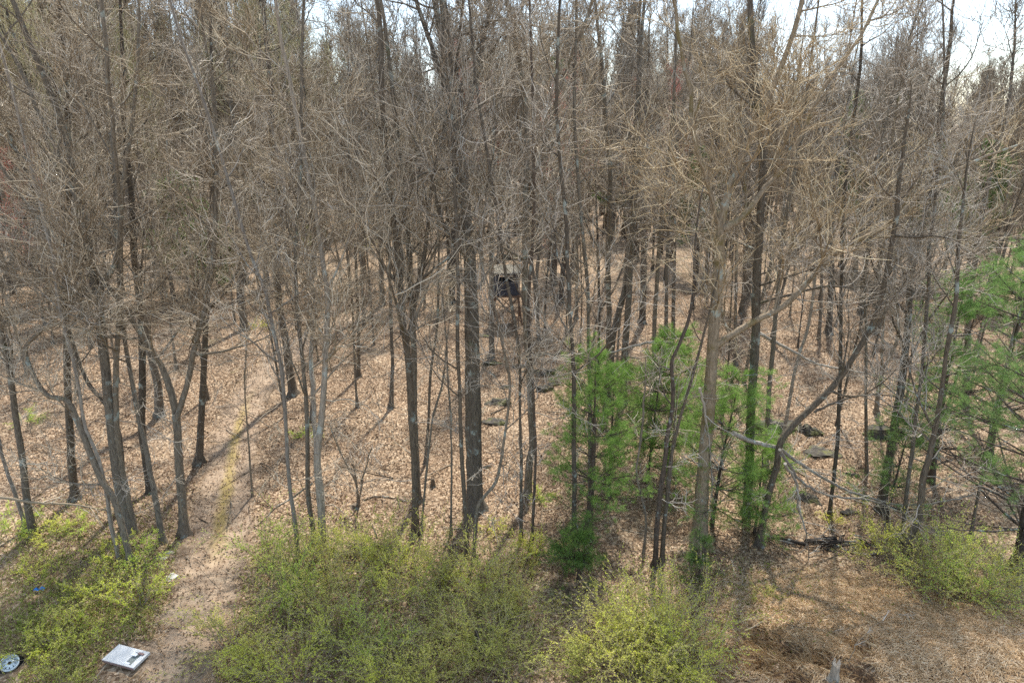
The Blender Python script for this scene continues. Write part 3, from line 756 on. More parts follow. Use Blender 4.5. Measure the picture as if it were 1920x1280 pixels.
def relabel_deep():
    cells = {}
    for (root, x, y, lab, tone) in DEEP:
        if root['category'] not in ('tree', 'sapling') or root.name.startswith('maple') or 'leaning in' in lab or 'reaching in' in lab: continue
        px = 960 + FPX * x / (y * math.cos(TH) + CAMZ * math.sin(TH))
        lm = min(LM, key=lambda q: abs(q[0] - px))[1]
        band = 'closely behind' if y < 62 else 'well behind' if y < 88 else 'far behind'
        cells.setdefault((root['category'], lm, band, tone), []).append((px, root))
    for (cat, lm, band, tone), m in cells.items():
        m.sort(key=lambda q: q[0]); n_ = len(m)
        what = {'dark': 'dark-barked', 'grey': 'grey-barked', 'pale': 'pale-barked'}.get(tone, 'bare') + (' sapling' if cat == 'sapling' else ' tree')
        for k, (_, root) in enumerate(m):
            tail = '' if n_ == 1 else (', the left of two' if k == 0 else ', the right of two') if n_ == 2 else ', %s of %s from left' % (ORD[k], NUM[n_ - 1])
            root['label'] = '%s %s %s%s' % (what, band, lm, tail)
    n_ = {}
    for (root, x, y, lab, tone) in DEEP:
        if root.name.startswith('maple') or 'leaning in' in lab or 'reaching in' in lab: n_.setdefault(lab, []).append((x, root))
    for lab, m in n_.items():
        m.sort(key=lambda q: q[0])
        for k, (_, root) in enumerate(m): root['label'] = lab + ', %s from left' % ORD[k]
relabel_deep()

# the far edge of the wood, one mass
fr = np.random.default_rng(99)
srcs = []
for k in range(5):
    a, b = proto_tree(900 + k, 21, .2, 1.5, dict(SPEC_FAR, n=(24, 8, 5, 0), L=4.6, rt=.015), .03, 5)
    srcs.append((a, b))
wood = Acc()
for _ in range(600):
    y = 88 + 82 * fr.random() ** 1.3; x = fr.uniform(-.8 * y, .8 * y)
    px = 960 + FPX * x / (y * math.cos(TH) + 4.3)
    a, b = srcs[fr.integers(5)]; s = fr.uniform(.85, 1.15) * (1.4 if px < 600 else 1.22 if px < 1400 else .95) * (fr.uniform(.25, .5) if fr.random() < .4 else 1)
    if 1690 < px < 1790: s *= .7
    r = fr.uniform(0, 6.28)
    Rm = np.array([[math.cos(r), -math.sin(r), 0], [math.sin(r), math.cos(r), 0], [0, 0, 1]]) * s
    for ac in (a, b):
        V = np.concatenate(ac.v) @ Rm.T + np.array([x, y, float(hgt(x, y))])
        off = 0
        base = wood.n
        wood.v.append(V); wood.n += len(V)
        for f in ac.f: wood.f.append(f + base)
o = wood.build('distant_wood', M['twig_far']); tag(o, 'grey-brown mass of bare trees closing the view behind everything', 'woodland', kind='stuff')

# ------------------------------------------------------------------ pines
def needles(acc, rng, c, d, n, L, w):
    """tufts of thin needles: c, d (N,3)"""
    idx = np.repeat(np.arange(len(c)), n)
    dir_ = unit(d[idx] * .8 + rng.normal(0, .5, (len(idx), 3)) * np.array([1, 1, .7]) + np.array([0, 0, .1]))
    side = unit(np.cross(dir_, rng.normal(0, 1, (len(idx), 3))))
    LL = (L * rng.uniform(.7, 1.2, len(idx)))[:, None]
    p = c[idx] + rng.normal(0, .02, (len(idx), 3))
    V = np.stack([p - side * w / 2, p + side * w / 2, p + dir_ * LL + side * w * .15], 1).reshape(-1, 3)
    acc.add(V, np.arange(len(idx) * 3).reshape(-1, 3))
def pine(seed, H, spread, r0, cb, n1=60, n2=9, n3=4, nn=12, nl=.12, nw=.007, droop=.0, mat='needle', gaps=.15, lean=.02, bare=0.0, zmax=None):
    rng = np.random.default_rng(seed)
    n = 14; P = np.zeros((n, 3)); d = unit(np.array([rng.normal(0, lean), rng.normal(0, lean), 1.]))
    for k in range(1, n):
        d = unit(d + rng.normal(0, .02, 3)); P[k] = P[k - 1] + d * H / (n - 1)
    P[0, 2] = -.1
    R = r0 * (1 - np.linspace(0, 1, n)) + .008
    tr, lb, nd = Acc(), Acc(), Acc()
    lumpy(tr, rng, P, flare(P, R, r0 * .6), 8, seed)
    p, dd, r, t, _ = spawn(rng, P[None], R[None], n1, cb / H, .99, 1.1, 1.5)
    t = np.round(t * H / .8) * .8 / H                       # whorls
    p = np.stack([np.interp(t, np.linspace(0, 1, n), P[:, k]) for k in range(3)], -1)
    u = (t - cb / H) / (1 - cb / H)
    L = spread * np.clip(1.1 - .7 * u, .12, 1) * rng.uniform(.4, 1.2, n1)
    P1, R1 = grow(rng, p, dd, L, .006 + .009 * L, 8, .05, .045 - droop, .25)
    tube(lb, P1, R1, 4)
    keep = rng.random(n1) > gaps + bare * (1 - u)
    p, dd, r, t1, ix = spawn(rng, P1[keep], R1[keep], n2, .32, 1., .5, 1.1, .75)
    L2 = L[keep][ix] * .38 * (1.1 - .6 * t1) * rng.uniform(.6, 1.2, len(ix)) + .1
    P2, R2 = grow(rng, p, dd, L2, np.full(len(ix), .007), 4, .08, .04, .4)
    tube(lb, P2, R2, 3)
    p, dd, r, t2, ix2 = spawn(rng, P2, R2, n3, .25, 1., .3, .9)
    p3, R3 = grow(rng, p, dd, np.full(len(p), .09), np.full(len(p), .004), 2, .1, .1, .5)
    c = np.concatenate([p3[:, -1], P2[:, -1], P1[keep][:, -1]]); dv = np.concatenate([dd, P2[:, -1] - P2[:, -2], P1[keep][:, -1] - P1[keep][:, -2]])
    needles(nd, rng, c, unit(dv), nn, nl, nw)
    return tr, lb, nd, mat
def put_pine(parts, name, label, cat, group, loc, rz=0., s=1., barkm='bark_pine'):
    root = empty(name, loc, rz); root.scale = (s,) * 3; tag(root, label, cat, group)
    tr, lb, nd, mat = parts
    tr.build('trunk', M[barkm], root); lb.build('branch', M['bark_pine'], root); nd.build('foliage', M[mat], root, False)
    return root
p = gp(1103, 1013)
put_pine(pine(11, 6.9, 2.2, .13, .9, 85, 10, 5, 13, .15, .006, gaps=.22), 'pine_tree', "leftmost and fullest young pine with bright green needles and a dark trunk", 'pine tree', 'young pines', p)
p = gp(1142, 930)
put_pine(pine(12, 5.4, 2.0, .06, .5, 60, 9, 5, 13, .15, .006, gaps=.25), 'pine_tree', "young pine crowding behind the fullest pine on its right", 'pine tree', 'young pines', p)
p = gp(1212, 905)
put_pine(pine(13, 5.8, 2.2, .06, .8, 75, 10, 5, 13, .15, .006, gaps=.2), 'pine_tree', "airy young pine behind the two crossing stems", 'pine tree', 'young pines', p)
p = gp(1252, 870)
put_pine(pine(19, 5.9, 1.9, .05, 1.0, 75, 10, 5, 13, .15, .006, gaps=.2), 'pine_tree', "pale thin-needled young pine upslope of the crossing stems", 'pine tree', 'young pines', p)
p = gp(1335, 985)
put_pine(pine(14, 6.1, 2.5, .07, .6, 95, 10, 5, 13, .15, .006, gaps=.2), 'pine_tree', "open young pine hugging the big pale forking trunk", 'pine tree', 'young pines', p)
p = gp(1415, 1000)
put_pine(pine(15, 3.6, 1.7, .05, .3, 60, 10, 5, 14, .14, .006, gaps=.1), 'pine_tree', "small young pine at the foot of the dark leaning trunk", 'pine tree', 'young pines', p)
p = gp(1085, 1085)
put_pine(pine(16, 2.0, 1.25, .04, .1, 60, 10, 5, 10, .06, .008, mat='leaf_dark'), 'evergreen_bush', "low dark green evergreen bush in front of the fullest young pine", 'bush', None, p)
p = gp(1310, 1085)
put_pine(pine(17, 1.5, .9, .03, .1, 36, 8, 4, 9, .06, .008, mat='leaf_dark', gaps=.3), 'evergreen_bush', "sparse low evergreen bush below the big pale forking trunk", 'bush', None, p)
# big pine at the right edge
p = gp(1905, 1075)
put_pine(pine(21, 9.9, 4.3, .17, 1.2, 150, 18, 6, 13, .17, .007, mat='needle_blue', gaps=.38, bare=.5), 'pine_tree', "tallest pine, dark green layered boughs at the right edge", 'pine tree', 'pines at the right edge', p)
p = gp(1745, 905)
put_pine(pine(22, 8.6, 2.6, .12, 1.0, 110, 14, 5, 10, .13, .009, mat='needle_blue', gaps=.15, bare=.7), 'pine_tree', "ragged pine with long bare lower branches left of the tallest pine", 'pine tree', 'pines at the right edge', p)
p = gp(1850, 860)
put_pine(pine(23, 8.9, 3.6, .14, 1.5, 110, 14, 6, 12, .17, .007, mat='needle_blue', gaps=.35, bare=.45), 'pine_tree', "mid green pine behind the tallest pine at the right edge", 'pine tree', 'pines at the right edge', p)
p = gp(1660, 985)
put_pine(pine(24, 4.6, 1.8, .05, .4, 60, 10, 5, 9, mat='needle_blue', gaps=.35), 'pine_tree', "thin young pine under the shaded trunk with black roots", 'pine tree', 'pines at the right edge', p)
# evergreens deep in the wood
far_pines = [("bright green evergreen glimpsed deep in the wood above the bend of the track", 372, 560, 9.4, 2.9, 'needle'),
 ("second green evergreen close behind the bright one above the track's bend", 410, 545, 6.4, 2.0, 'needle'),
 ("olive evergreen deep in the wood under the ascending limbs of the pale trunk", 1305, 520, 11, 2.6, 'needle_far'),
 ("dark pine crown deep in the wood left of the right-hand sky gap", 1575, 500, 16, 3.4, 'needle_far'),
 ("broad pine crown behind the long diagonal limb at right", 1620, 520, 12, 3.4, 'needle_far'),
 ("tall pine top standing against the sky behind the red maples", 1050, 455, 20, 3.0, 'needle_far'),
 ("tall dark pine top deep in the wood near the upper left", 700, 430, 24, 2.6, 'needle_far'),
 ("dark pine deep in the wood at the left", 170, 500, 14, 2.6, 'needle_far'),
 ("pine deep in the wood above the stout clump at left", 480, 470, 13, 2.6, 'needle_far'),
 ("pine at the back of the wood right of the blind", 1150, 455, 12, 2.6, 'needle_far'),
 ("pine crown behind the tallest pine's top", 1800, 560, 12, 3.0, 'needle_far'),
 ("pale green pine deep in the wood near the right edge", 1700, 520, 12, 3.0, 'needle_far')]
for k, (lab, px, py, H, spd, mt) in enumerate(far_pines):
    p = gp(px, py)
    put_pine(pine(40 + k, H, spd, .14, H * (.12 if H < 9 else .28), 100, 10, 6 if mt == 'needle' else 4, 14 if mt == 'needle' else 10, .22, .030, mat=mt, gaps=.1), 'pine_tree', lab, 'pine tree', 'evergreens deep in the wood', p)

# ------------------------------------------------------------------ shrubs
def leaves(acc, rng, c, size, asp=.6, flat=.5):
    n = len(c)
    nn = rng.normal(0, 1, (n, 3)); nn[:, 2] = np.abs(nn[:, 2]) + flat
    nn = unit(nn); a = unit(np.cross(nn, rng.normal(0, 1, (n, 3)))); b = np.cross(nn, a)
    s = (size * rng.uniform(.6, 1.3, n))[:, None]
    mid = nn * s * .15
    V = np.stack([c - a * s, c + b * s * asp + mid, c + a * s, c - b * s * asp + mid], 1).reshape(-1, 3)
    acc.add(V, np.arange(n * 4).reshape(-1, 4))
def shrub(seed, H, W, nst, nleaf, size, arch=.09):
    rng = np.random.default_rng(seed)
    st, lf = Acc(), Acc()
    az = rng.uniform(0, 2 * PI, nst); tl = rng.uniform(.1, .75, nst) * W
    p0 = np.stack([np.cos(az) * .15 * W, np.sin(az) * .15 * W, np.full(nst, -.05)], -1) * rng.uniform(0, 1.4, (nst, 1))
    d0 = np.stack([np.cos(az) * tl, np.sin(az) * tl, np.ones(nst)], -1)
    L = H * rng.uniform(.6, 1.35, nst)
    P1, R1 = grow(rng, p0, d0, L, np.full(nst, .011), 9, .12, -arch, .35); tube(st, P1, R1, 4)
    p, d, r, t, ix = spawn(rng, P1, R1, 7, .2, 1., .25, .9)
    L2 = L[ix] * .42 * rng.uniform(.4, 1.3, len(ix))
    P2, R2 = grow(rng, p, d, L2, np.full(len(ix), .0055), 6, .14, -.03, .5); tube(st, P2, R2, 3)
    p, d, r, t, ix = spawn(rng, P2, R2, 3, .15, 1., .3, .8)
    P3, R3 = grow(rng, p, d, L2[ix] * .45 + .05, np.full(len(ix), .0038), 4, .14, .05, .5); tube(st, P3, R3, 3)
    # leaves sit along the twigs
    Q = np.concatenate([P2[:, 1:].reshape(-1, 3), P3.reshape(-1, 3)])
    a = rng.integers(0, len(P3), nleaf); u = rng.uniform(0, 1, nleaf) * 2.999; k = u.astype(int); fr_ = (u - k)[:, None]
    c = P3[a, k] * (1 - fr_) + P3[a, k + 1] * fr_ + rng.normal(0, .012, (nleaf, 3))
    b2 = rng.integers(0, len(P2), nleaf // 2); u = rng.uniform(0, 1, nleaf // 2) * 4.999; k = u.astype(int); fr_ = (u - k)[:, None]
    c2 = P2[b2, k] * (1 - fr_) + P2[b2, k + 1] * fr_ + rng.normal(0, .01, (nleaf // 2, 3))
    b1 = rng.integers(0, len(P1), nleaf // 3); u = 2.5 + rng.uniform(0, 1, nleaf // 3) * 5.49; k = u.astype(int); fr_ = (u - k)[:, None]
    c1 = P1[b1, k] * (1 - fr_) + P1[b1, k + 1] * fr_ + rng.normal(0, .012, (len(b1), 3))
    c = np.concatenate([c, c2, c1]); c = c[(c[:, 2] > .02) & (rng.random(len(c)) < .25 + 1.1 * c[:, 2] / H)]
    leaves(lf, rng, c, size, .6, 1.3)
    return st, lf
SH = {}
M['stem'] = twigm('shrub_stems', (.17, .13, .10), (.28, .225, .17), (.42, .36, .27))
for k in range(5):
    st, lf = shrub(300 + k, 1.35 + .15 * k, 1.35, 19, 4300, .0185)
    SH[k] = (st.mesh('stem', M['stem']), lf.mesh('foliage', M['leaf_yellow'], False))
for k in range(3):
    st, lf = shrub(330 + k, .75, 1.6, 14, 2900, .018, .14)
    SH[5 + k] = (st.mesh('stem', M['stem']), lf.mesh('foliage', M['leaf_green'], False))
def put_shrub(k, label, group, px, py, s, lm, rz, sz=1.):
    p = gp(px, py)
    root = empty('shrub', tuple(p), rz); root.scale = (s, s, s * sz); tag(root, label, 'shrub', group)
    me = SH[k]
    for nm, m_ in (('stem', me[0]), ('foliage', tint(me[1], lm))):
        o = bpy.data.objects.new(nm, m_); COL.objects.link(o); o.parent = root
srr = random.Random(5)
def thicket(spots, label, group, lms, ks, s0, s1):
    rest = label.split(' of the ', 1)[1]; by = sorted(spots, key=lambda q: q[1]); rows = [by[i:i + 4] for i in range(0, len(by), 4)]
    names = {1: [''], 2: ['back', 'front'], 3: ['back', 'middle', 'front']}[len(rows)]
    for (px, py) in spots:
        ri = [i for i, w in enumerate(rows) if (px, py) in w][0]
        k_ = sorted(q[0] for q in rows[ri]).index(px)
        label = '%s from left in the %s row of %s' % (ORD[k_], names[ri], rest)
        put_shrub(srr.choice(ks), label, group, px, py, srr.uniform(s0, s1), srr.choice(lms), srr.uniform(0, 6.28), srr.uniform(.8, 1.15))
LB = list(range(5)); LO = [5, 6, 7]
thicket([(500,1065),(560,1075),(540,1130),(610,1085),(600,1150),(440,1215),(480,1270),(550,1290)],
        "one of the leafing shrubs right of the track", 'track side thicket', ['leaf_green', 'leaf_yellow', 'leaf_green', 'leaf_olive'], LB, .85, 1.15)
thicket([(665,1065),(715,1060),(765,1075),(745,1135),(640,1215),(700,1225),(730,1290),(800,1280)],
        "one of the shrubs below the straight dark trunk", 'middle thicket', ['leaf_green', 'leaf_yellow', 'leaf_olive'], LB, .8, 1.1)
thicket([(820,1110),(860,1095),(905,1120),(950,1130),(830,1200),(935,1185),(985,1150),(900,1225),(880,1265),(960,1270)],
        "one of the yellowish shrubs below the thickest trunk", 'yellowish thicket', ['leaf_yellow', 'leaf_olive'], LB, .7, .95)
thicket([(1140,1215),(1190,1205),(1245,1215),(1110,1275),(1230,1275),(1290,1262),(1200,1310),(1165,1245),(1215,1240),(1265,1300)],
        "one of the dense bushes below the pines", 'bottom centre bushes', ['leaf_olive', 'leaf_yellow', 'leaf_olive'], LB, .85, 1.05)
thicket([(1730,1100),(1770,1085),(1815,1110),(1860,1130),(1900,1110),(1790,1130)],
        "one of the shrubs behind the bank", 'lower right shrubs', ['leaf_green', 'leaf_olive'], LB, .8, 1.05)
thicket([(25,1000),(95,1010),(150,990),(200,1050),(60,1080),(245,1062),(170,1120),(262,1140)],
        "one of the low shrubs left of the track", 'left low shrubs', ['leaf_green', 'leaf_yellow'], LO, .9, 1.3)
thicket([(90,1190),(150,1190),(80,1215),(110,1305)],
        "one of the arching shrubs around the wheel", 'lower left shrubs', ['leaf_yellow', 'leaf_yellow', 'leaf_olive'], LO, .95, 1.35)
for lab, px, py, s, lm, k in [
    ("small bright shrub at the foot of the thickest trunk", 925, 990, .7, 'leaf_yellow', 5), ("little leafing shrub right of the tall grey trunk", 1020, 935, .7, 'leaf_green', 6),
    ("thin pale green shrub beside the black brush pile at right", 1650, 1045, .95, 'leaf_yellow', 1), ("sparse yellowish shrub above the black brush pile", 1560, 985, .6, 'leaf_yellow', 6),
    ("small green bush at the foot of the tree by the track's bend", 485, 612, 1.0, 'leaf_yellow', 5), ("small green bush by the dark trunk far beyond the track", 572, 470, 1.5, 'leaf_green', 2),
    ("second small green bush far up the slope left of the blind", 690, 468, 1.5, 'leaf_yellow', 6), ("pale shrub between the thin trunks at centre", 1010, 1040, .75, 'leaf_yellow', 0),
    ("orange-tinged low shrub below the reddish thin trunk", 985, 1068, .55, 'leaf_olive', 7), ("small green shrub at the fork foot right of the track", 572, 822, .9, 'leaf_green', 5),
    ("green shrub in the shade at the far left", 50, 795, .9, 'leaf_green', 6), ("little shrub on the bank below the leaning trunk", 1430, 1120, .5, 'leaf_olive', 7)]:
    put_shrub(k, lab, None, px, py, s, lm, px * .1)

# ------------------------------------------------------------------ leaf litter, grass, fallen twigs: what nobody could count
lr = np.random.default_rng(3)
def scatter(n, y0, y1):
    y = np.sqrt(lr.uniform(y0 * y0, y1 * y1, n)); x = lr.uniform(-.84, .84, n) * y + lr.uniform(-1, 1, n)
    return x, y
x, y = scatter(430000, 12.3, 56)
td = track_dist(x, y)
k = (td > .95) | (lr.random(len(x)) < .42)
px_ = gp(240, 1241); wx_ = gp(21, 1252)
def clear(x, y, r1=.75, r2=.5): return (np.hypot(x - px_[0], y - px_[1]) > r1) & (np.hypot(x - wx_[0], y - wx_[1] + .15) > r2)
k &= clear(x, y) & (gully(x, y) < .25 + .5 * lr.random(len(x)))
bare = np.sin(x * .8 + 1.7 * np.sin(y * .5)) + np.sin(y * .9 + x * .3)
k &= (bare < 1.35) | (lr.random(len(x)) < .35)
x, y = x[k], y[k]
c = np.stack([x, y, hgt(x, y) + .03 + lr.uniform(0, .03, len(x)) + np.where(track_dist(x, y) < 1, .04, 0)], -1)
L_ = Acc(); leaves(L_, lr, c, .044, .62, .7)
o = L_.build('leaf_litter', M['litter'], None, False); tag(o, 'tan and brown dead leaves covering the forest floor', 'leaf litter', kind='stuff')
# fallen twigs
x, y = scatter(5200, 12.5, 50); y[:420] = lr.uniform(21, 55, 420); x[:420] = lr.uniform(-.75, .75, 420) * y[:420]
d = lr.normal(0, 1, (len(x), 3)); d[:, 2] = lr.uniform(0, .35, len(x))
P_, R_ = grow(lr, np.stack([x, y, hgt(x, y) + .03], -1), d, lr.uniform(.25, 1.3, len(x)) * np.where(np.arange(len(x)) < 420, 2.2, 1), lr.uniform(.005, .014, len(x)) * np.where(np.arange(len(x)) < 420, 2.6, 1), 4, .15, -.06, .5)
P_[:, :, 2] = np.maximum(P_[:, :, 2], hgt(P_[:, :, 0], P_[:, :, 1]) + .02)
o = tube(Acc(), P_, R_, 3).build('fallen_twigs', M['twig_far']); tag(o, 'broken twigs strewn over the leaf litter', 'twigs', kind='stuff')
# grasses and low weeds
def blades(n, spots, mat, name, label, cat, hh, w=.012, lay=1.):
    pos = []
    for (px, py, sx, sy, wt) in spots:
        p = gp(px, py); m_ = int(n * wt)
        pos.append(np.stack([lr.normal(p[0], sx, m_), lr.normal(p[1], sy, m_)], -1))
    q = np.concatenate(pos); clump = lr.normal(0, .12, (len(q), 2)); q = np.round(q / .35) * .35 + clump
    q = q[track_dist(q[:, 0], q[:, 1]) > .85]; q = q[clear(q[:, 0], q[:, 1])]
    c = np.stack([q[:, 0], q[:, 1], hgt(q[:, 0], q[:, 1])], -1)
    n_ = len(c); a = lr.uniform(0, 2 * PI, n_); h_ = hh * lr.uniform(.3, 1.2, n_)
    lean = lr.uniform(.1, .9, n_) * h_ * lay; h_ = h_ / lay
    side = np.stack([-np.sin(a), np.cos(a), 0 * a], -1) * w / 2; f = np.stack([np.cos(a), np.sin(a), 0 * a], -1)
    m1 = c + f * lean[:, None] * .35 + np.array([0, 0, 1]) * h_[:, None] * .6
    tip = c + f * lean[:, None] + np.array([0, 0, 1]) * h_[:, None] * .85
    V = np.stack([c - side, c + side, m1 + side * .8, tip, m1 - side * .8], 1).reshape(-1, 3)
    o = Acc().add(V, np.arange(n_ * 5).reshape(-1, 5)).build(name, M[mat], None, False); tag(o, label, cat, kind='stuff')
blades(16000, [(60,1230,2.2,1.3,.3),(180,1150,2.2,1.8,.25),(100,1060,3,2,.2),(560,1200,3,2,.2),(820,1230,2.5,1.3,.2),(1350,1130,2,1,.1)], 'grass', 'grass', 'green and yellowing grass growing at the edge of the wood', 'grass', .22)
blades(9000, [(1500,1160,2.2,1.0,.35),(1700,1200,2.2,1.0,.3),(1400,1240,1.2,.8,.25),(1490,1250,.9,.5,.2),(350,1270,1.0,.6,.06),(1620,1130,2,.9,.15)], 'straw', 'dry_grass', 'straw coloured dead grass on the bank at lower right', 'dead grass', .26, .010, 1.6)
def mat_straw(n, spots):
    pos = []
    for (px, py, sx, sy, wt) in spots:
        p = gp(px, py); m_ = int(n * wt); pos.append(np.stack([lr.normal(p[0], sx, m_), lr.normal(p[1], sy, m_)], -1))
    q = np.concatenate(pos); q = q[clear(q[:, 0], q[:, 1]) & (track_dist(q[:, 0], q[:, 1]) > .6) & (gully(q[:, 0], q[:, 1]) < .22)]
    a = lr.normal(.6, .9, len(q)); L = lr.uniform(.06, .22, len(q))
    dx = np.stack([np.cos(a), np.sin(a)], -1) * L[:, None] / 2; w = np.stack([-np.sin(a), np.cos(a)], -1) * .006
    c4 = np.stack([q - dx - w, q + dx - w, q + dx + w, q - dx + w], 1)
    z = hgt(c4[..., 0], c4[..., 1]) + .05 + lr.uniform(0, .05, len(q))[:, None] + lr.normal(0, .012, (len(q), 4)) * np.array([1, -1, -1, 1])
    A_ = Acc().add(np.concatenate([c4, z[..., None]], -1), np.arange(len(q) * 4).reshape(-1, 4))
    o = A_.build('matted_straw', M['straw'], None, False); tag(o, 'bright flattened dead grass matted over the bank', 'dead grass', kind='stuff')
mat_straw(60000, [(1600, 1130, 2.2, .9, .3), (1720, 1190, 2.4, .9, .3), (1480, 1120, 1.4, .7, .14), (1830, 1230, 1.8, .7, .12), (1420, 1230, 1.0, .7, .08), (340, 1230, .9, .9, .06)])
def ground_leaves(n, spots, mat, name, label, cat, size):
    pos = []
    for (px, py, sx, sy, wt) in spots:
        p = gp(px, py); m_ = int(n * wt); pos.append(np.stack([lr.normal(p[0], sx, m_), lr.normal(p[1], sy, m_)], -1))
    q = np.concatenate(pos); q = np.round(q / .5) * .5 + lr.normal(0, .2, q.shape); q = q[track_dist(q[:, 0], q[:, 1]) > .9]; q = q[clear(q[:, 0], q[:, 1])]
    c = np.stack([q[:, 0], q[:, 1], hgt(q[:, 0], q[:, 1]) + lr.uniform(.03, .22, len(q))], -1)
    A_ = Acc(); leaves(A_, lr, c, size, .6, .6); o = A_.build(name, M[mat], None, False); tag(o, label, cat, kind='stuff')
ground_leaves(15000, [(120,1040,3,2,.3),(220,1130,1.8,1.6,.25),(80,1200,2,1.3,.2),(530,1110,2.2,1.8,.2),(720,1100,3,1.6,.25),(930,1150,2.5,1.6,.15),(1320,1090,2,.8,.06)], 'leaf_green', 'weeds', 'fresh low weeds between the shrubs', 'weeds', .016)

# ------------------------------------------------------------------ rocks, stumps, logs
def rock(seed, label, px, py, wpx, flat, group=None, mat='rock', name='mossy_rock', cat='rock', deep=.7, rz=0.):
    rng = np.random.default_rng(seed)
    p = gp(px, py); W_ = wpx / ppm(p[1]) / 2
    nu, nv = 22, 12
    u = np.linspace(0, 2 * PI, nu, endpoint=False)[None]; v = np.linspace(.02, PI - .02, nv)[:, None]
    D = np.stack(np.broadcast_arrays(np.sin(v) * np.cos(u), np.sin(v) * np.sin(u), np.cos(v) + 0 * u), -1)
    r = np.ones(D.shape[:2])
    for _ in range(9):
        k_ = rng.normal(0, 2.2, 3); r += .10 * np.sin(D @ k_ + rng.uniform(0, 6))
    for _ in range(12):                                        # cut facets
        nn_ = unit(rng.normal(0, 1, 3)); h_ = rng.uniform(.45, .85)
        dd = D @ nn_; r = np.where(dd > .01, np.minimum(r, h_ / np.maximum(dd, .01)), r)
    r *= 1 + rng.normal(0, .03, r.shape) + .16 * (np.floor(2.5 * D[..., 0] + seed * .37) % 2 - .5)
    V = D * r[..., None] * np.array([W_ * 1.4, W_ * deep, flat * 1.1])
    c, s = math.cos(rz), math.sin(rz); V = V @ np.array([[c, s, 0], [-s, c, 0], [0, 0, 1]])
    i_ = np.arange(nv - 1)[:, None] * nu; j = np.arange(nu)[None]
    q = np.stack(np.broadcast_arrays(i_ + j, i_ + nu + j, i_ + nu + (j + 1) % nu, i_ + (j + 1) % nu), -1).reshape(-1, 4)
    A_ = Acc().add(V, q)
    o = A_.build(name, M[mat], None, False); o.location = (p[0], p[1], p[2] + flat * .1); tag(o, label, cat, group)
    return o
RK = [("long mossy rock right of the thickest trunk", 933, 757, 54, .30), ("flat dark rock lowest of those right of the thickest trunk", 934, 793, 46, .20), ("small flat rock above the long mossy rock", 951, 726, 24, .18),
      ("dark overhanging rock just right of the tall grey trunk", 1022, 732, 32, .34), ("small mossy rock beside the dark overhanging rock", 1038, 722, 26, .2), ("yellow-mossed rock upslope of the dark overhanging rock", 1025, 703, 32, .34),
      ("rock showing left of the tall grey trunk among the rocks", 974, 690, 24, .26), ("mossy rock under the trunk that hides the blind", 918, 682, 42, .22), ("low mossy rock touching the yellow-mossed rock", 995, 698, 30, .25),
      ("broad dark ledge behind the leaning trunk at right", 1462, 803, 100, .45), ("green mossed ledge beside the leaning trunk", 1516, 812, 46, .35), ("thin mossy slab in litter right of the leaning trunk", 1538, 846, 60, .14),
      ("dark flat ledge right of the thin pole-like trunk", 1646, 812, 84, .34), ("small rock beside the slim dark trunk at right", 1601, 892, 24, .16), ("low rock upslope of the black brush pile", 1592, 962, 34, .16),
      ("mossy rock below the fallen pale limb at right", 1513, 938, 46, .24), ("small tan mossy rock right of the thickest trunk's foot", 913, 877, 19, .14), ("dark outcrop far upslope behind the blind", 958, 488, 46, .7), ("low mossy rock far upslope left of the joined stems", 907, 630, 34, .2)]
for k, (lab, px, py, w, fl) in enumerate(RK): rock(60 + k, lab, px, py, w, fl, 'mossy rocks', rz=k * .7 % .5 - .25)
rock(90, "larger flat white stone beside the track, the lower of the three", 321, 1083, 30, .12, 'white stones', 'lime', 'flat_stone', 'stone', .8, .4)
rock(91, "flat whitish stone half hidden in green leaves beside the track", 304, 1048, 22, .10, 'white stones', 'lime', 'flat_stone', 'stone', .7)
rock(92, "uppermost pale flat stone beside the track", 319, 1036, 18, .09, 'white stones', 'lime', 'flat_stone', 'stone', .6)
rock(93, "tiny white stone above the white panel", 254, 1184, 6, .04, None, 'lime', 'pebble', 'stone', .8)

def stick(seed, name, label, cat, pts, w, Yref=None, barkm='dead', side=10, sl=.9, group=None, onground=False):
    """a fallen or hanging limb traced through picture points on an upright plane, or lying on the ground"""
    rng = np.random.default_rng(seed)
    if onground:
        P = np.array([gp(a, b) for a, b in pts]); P[:, 2] += .04
    else:
        Yr = gp(*Yref)[1]; P = np.array([pp(a, b, Yr + .25 * k_) for k_, (a, b) in enumerate(pts)])
    base = P[0].copy(); P = resample(P - base, 5 * len(P)); P += rng.normal(0, .012, P.shape)
    r0 = w / ppm(base[1]) / 2
    R = r0 * (1 - .75 * np.linspace(0, 1, len(P)))
    root = empty(name, tuple(base)); tag(root, label, cat, group)
    a, b = Acc(), Acc()
    tube(a, P[None], R[None], 7, True); a.build('limb', M[barkm], root)
    if side:
        p, d, r, t, ix = spawn(rng, P[None], R[None], side, .15, 1., .4, 1.1)
        P1, R1 = grow(rng, p, d, sl * rng.uniform(.4, 1.3, side), np.full(side, .014), 6, .16, .02, .4)
        p, d, r, t, ix = spawn(rng, P1, R1, 6, .15, 1., .4, 1.1)
        P2, R2 = grow(rng, p, d, sl * .4 * rng.uniform(.4, 1.3, len(p)), np.full(len(p), .0065), 4, .18, .02, .5)
        if onground:
            for Q in (P1, P2):
                Q[:, :, 2] = np.maximum(Q[:, :, 2], hgt(Q[:, :, 0] + base[0], Q[:, :, 1] + base[1]) - base[2] + .02)
        tube(b, P1, R1, 4); tube(b, P2, R2, 3); b.build('twig', M['dead'], root)
    return root
stick(1, 'fallen_limb', "long grey dead limb lying across the trunks at right, thickest of the dead limbs", 'limb', [(1374,812),(1412,828),(1460,840),(1487,860),(1547,897),(1600,923),(1697,947),(1780,937),(1830,925)], 9, (1660,1040), barkm='bark_pale', side=18, sl=1.6)
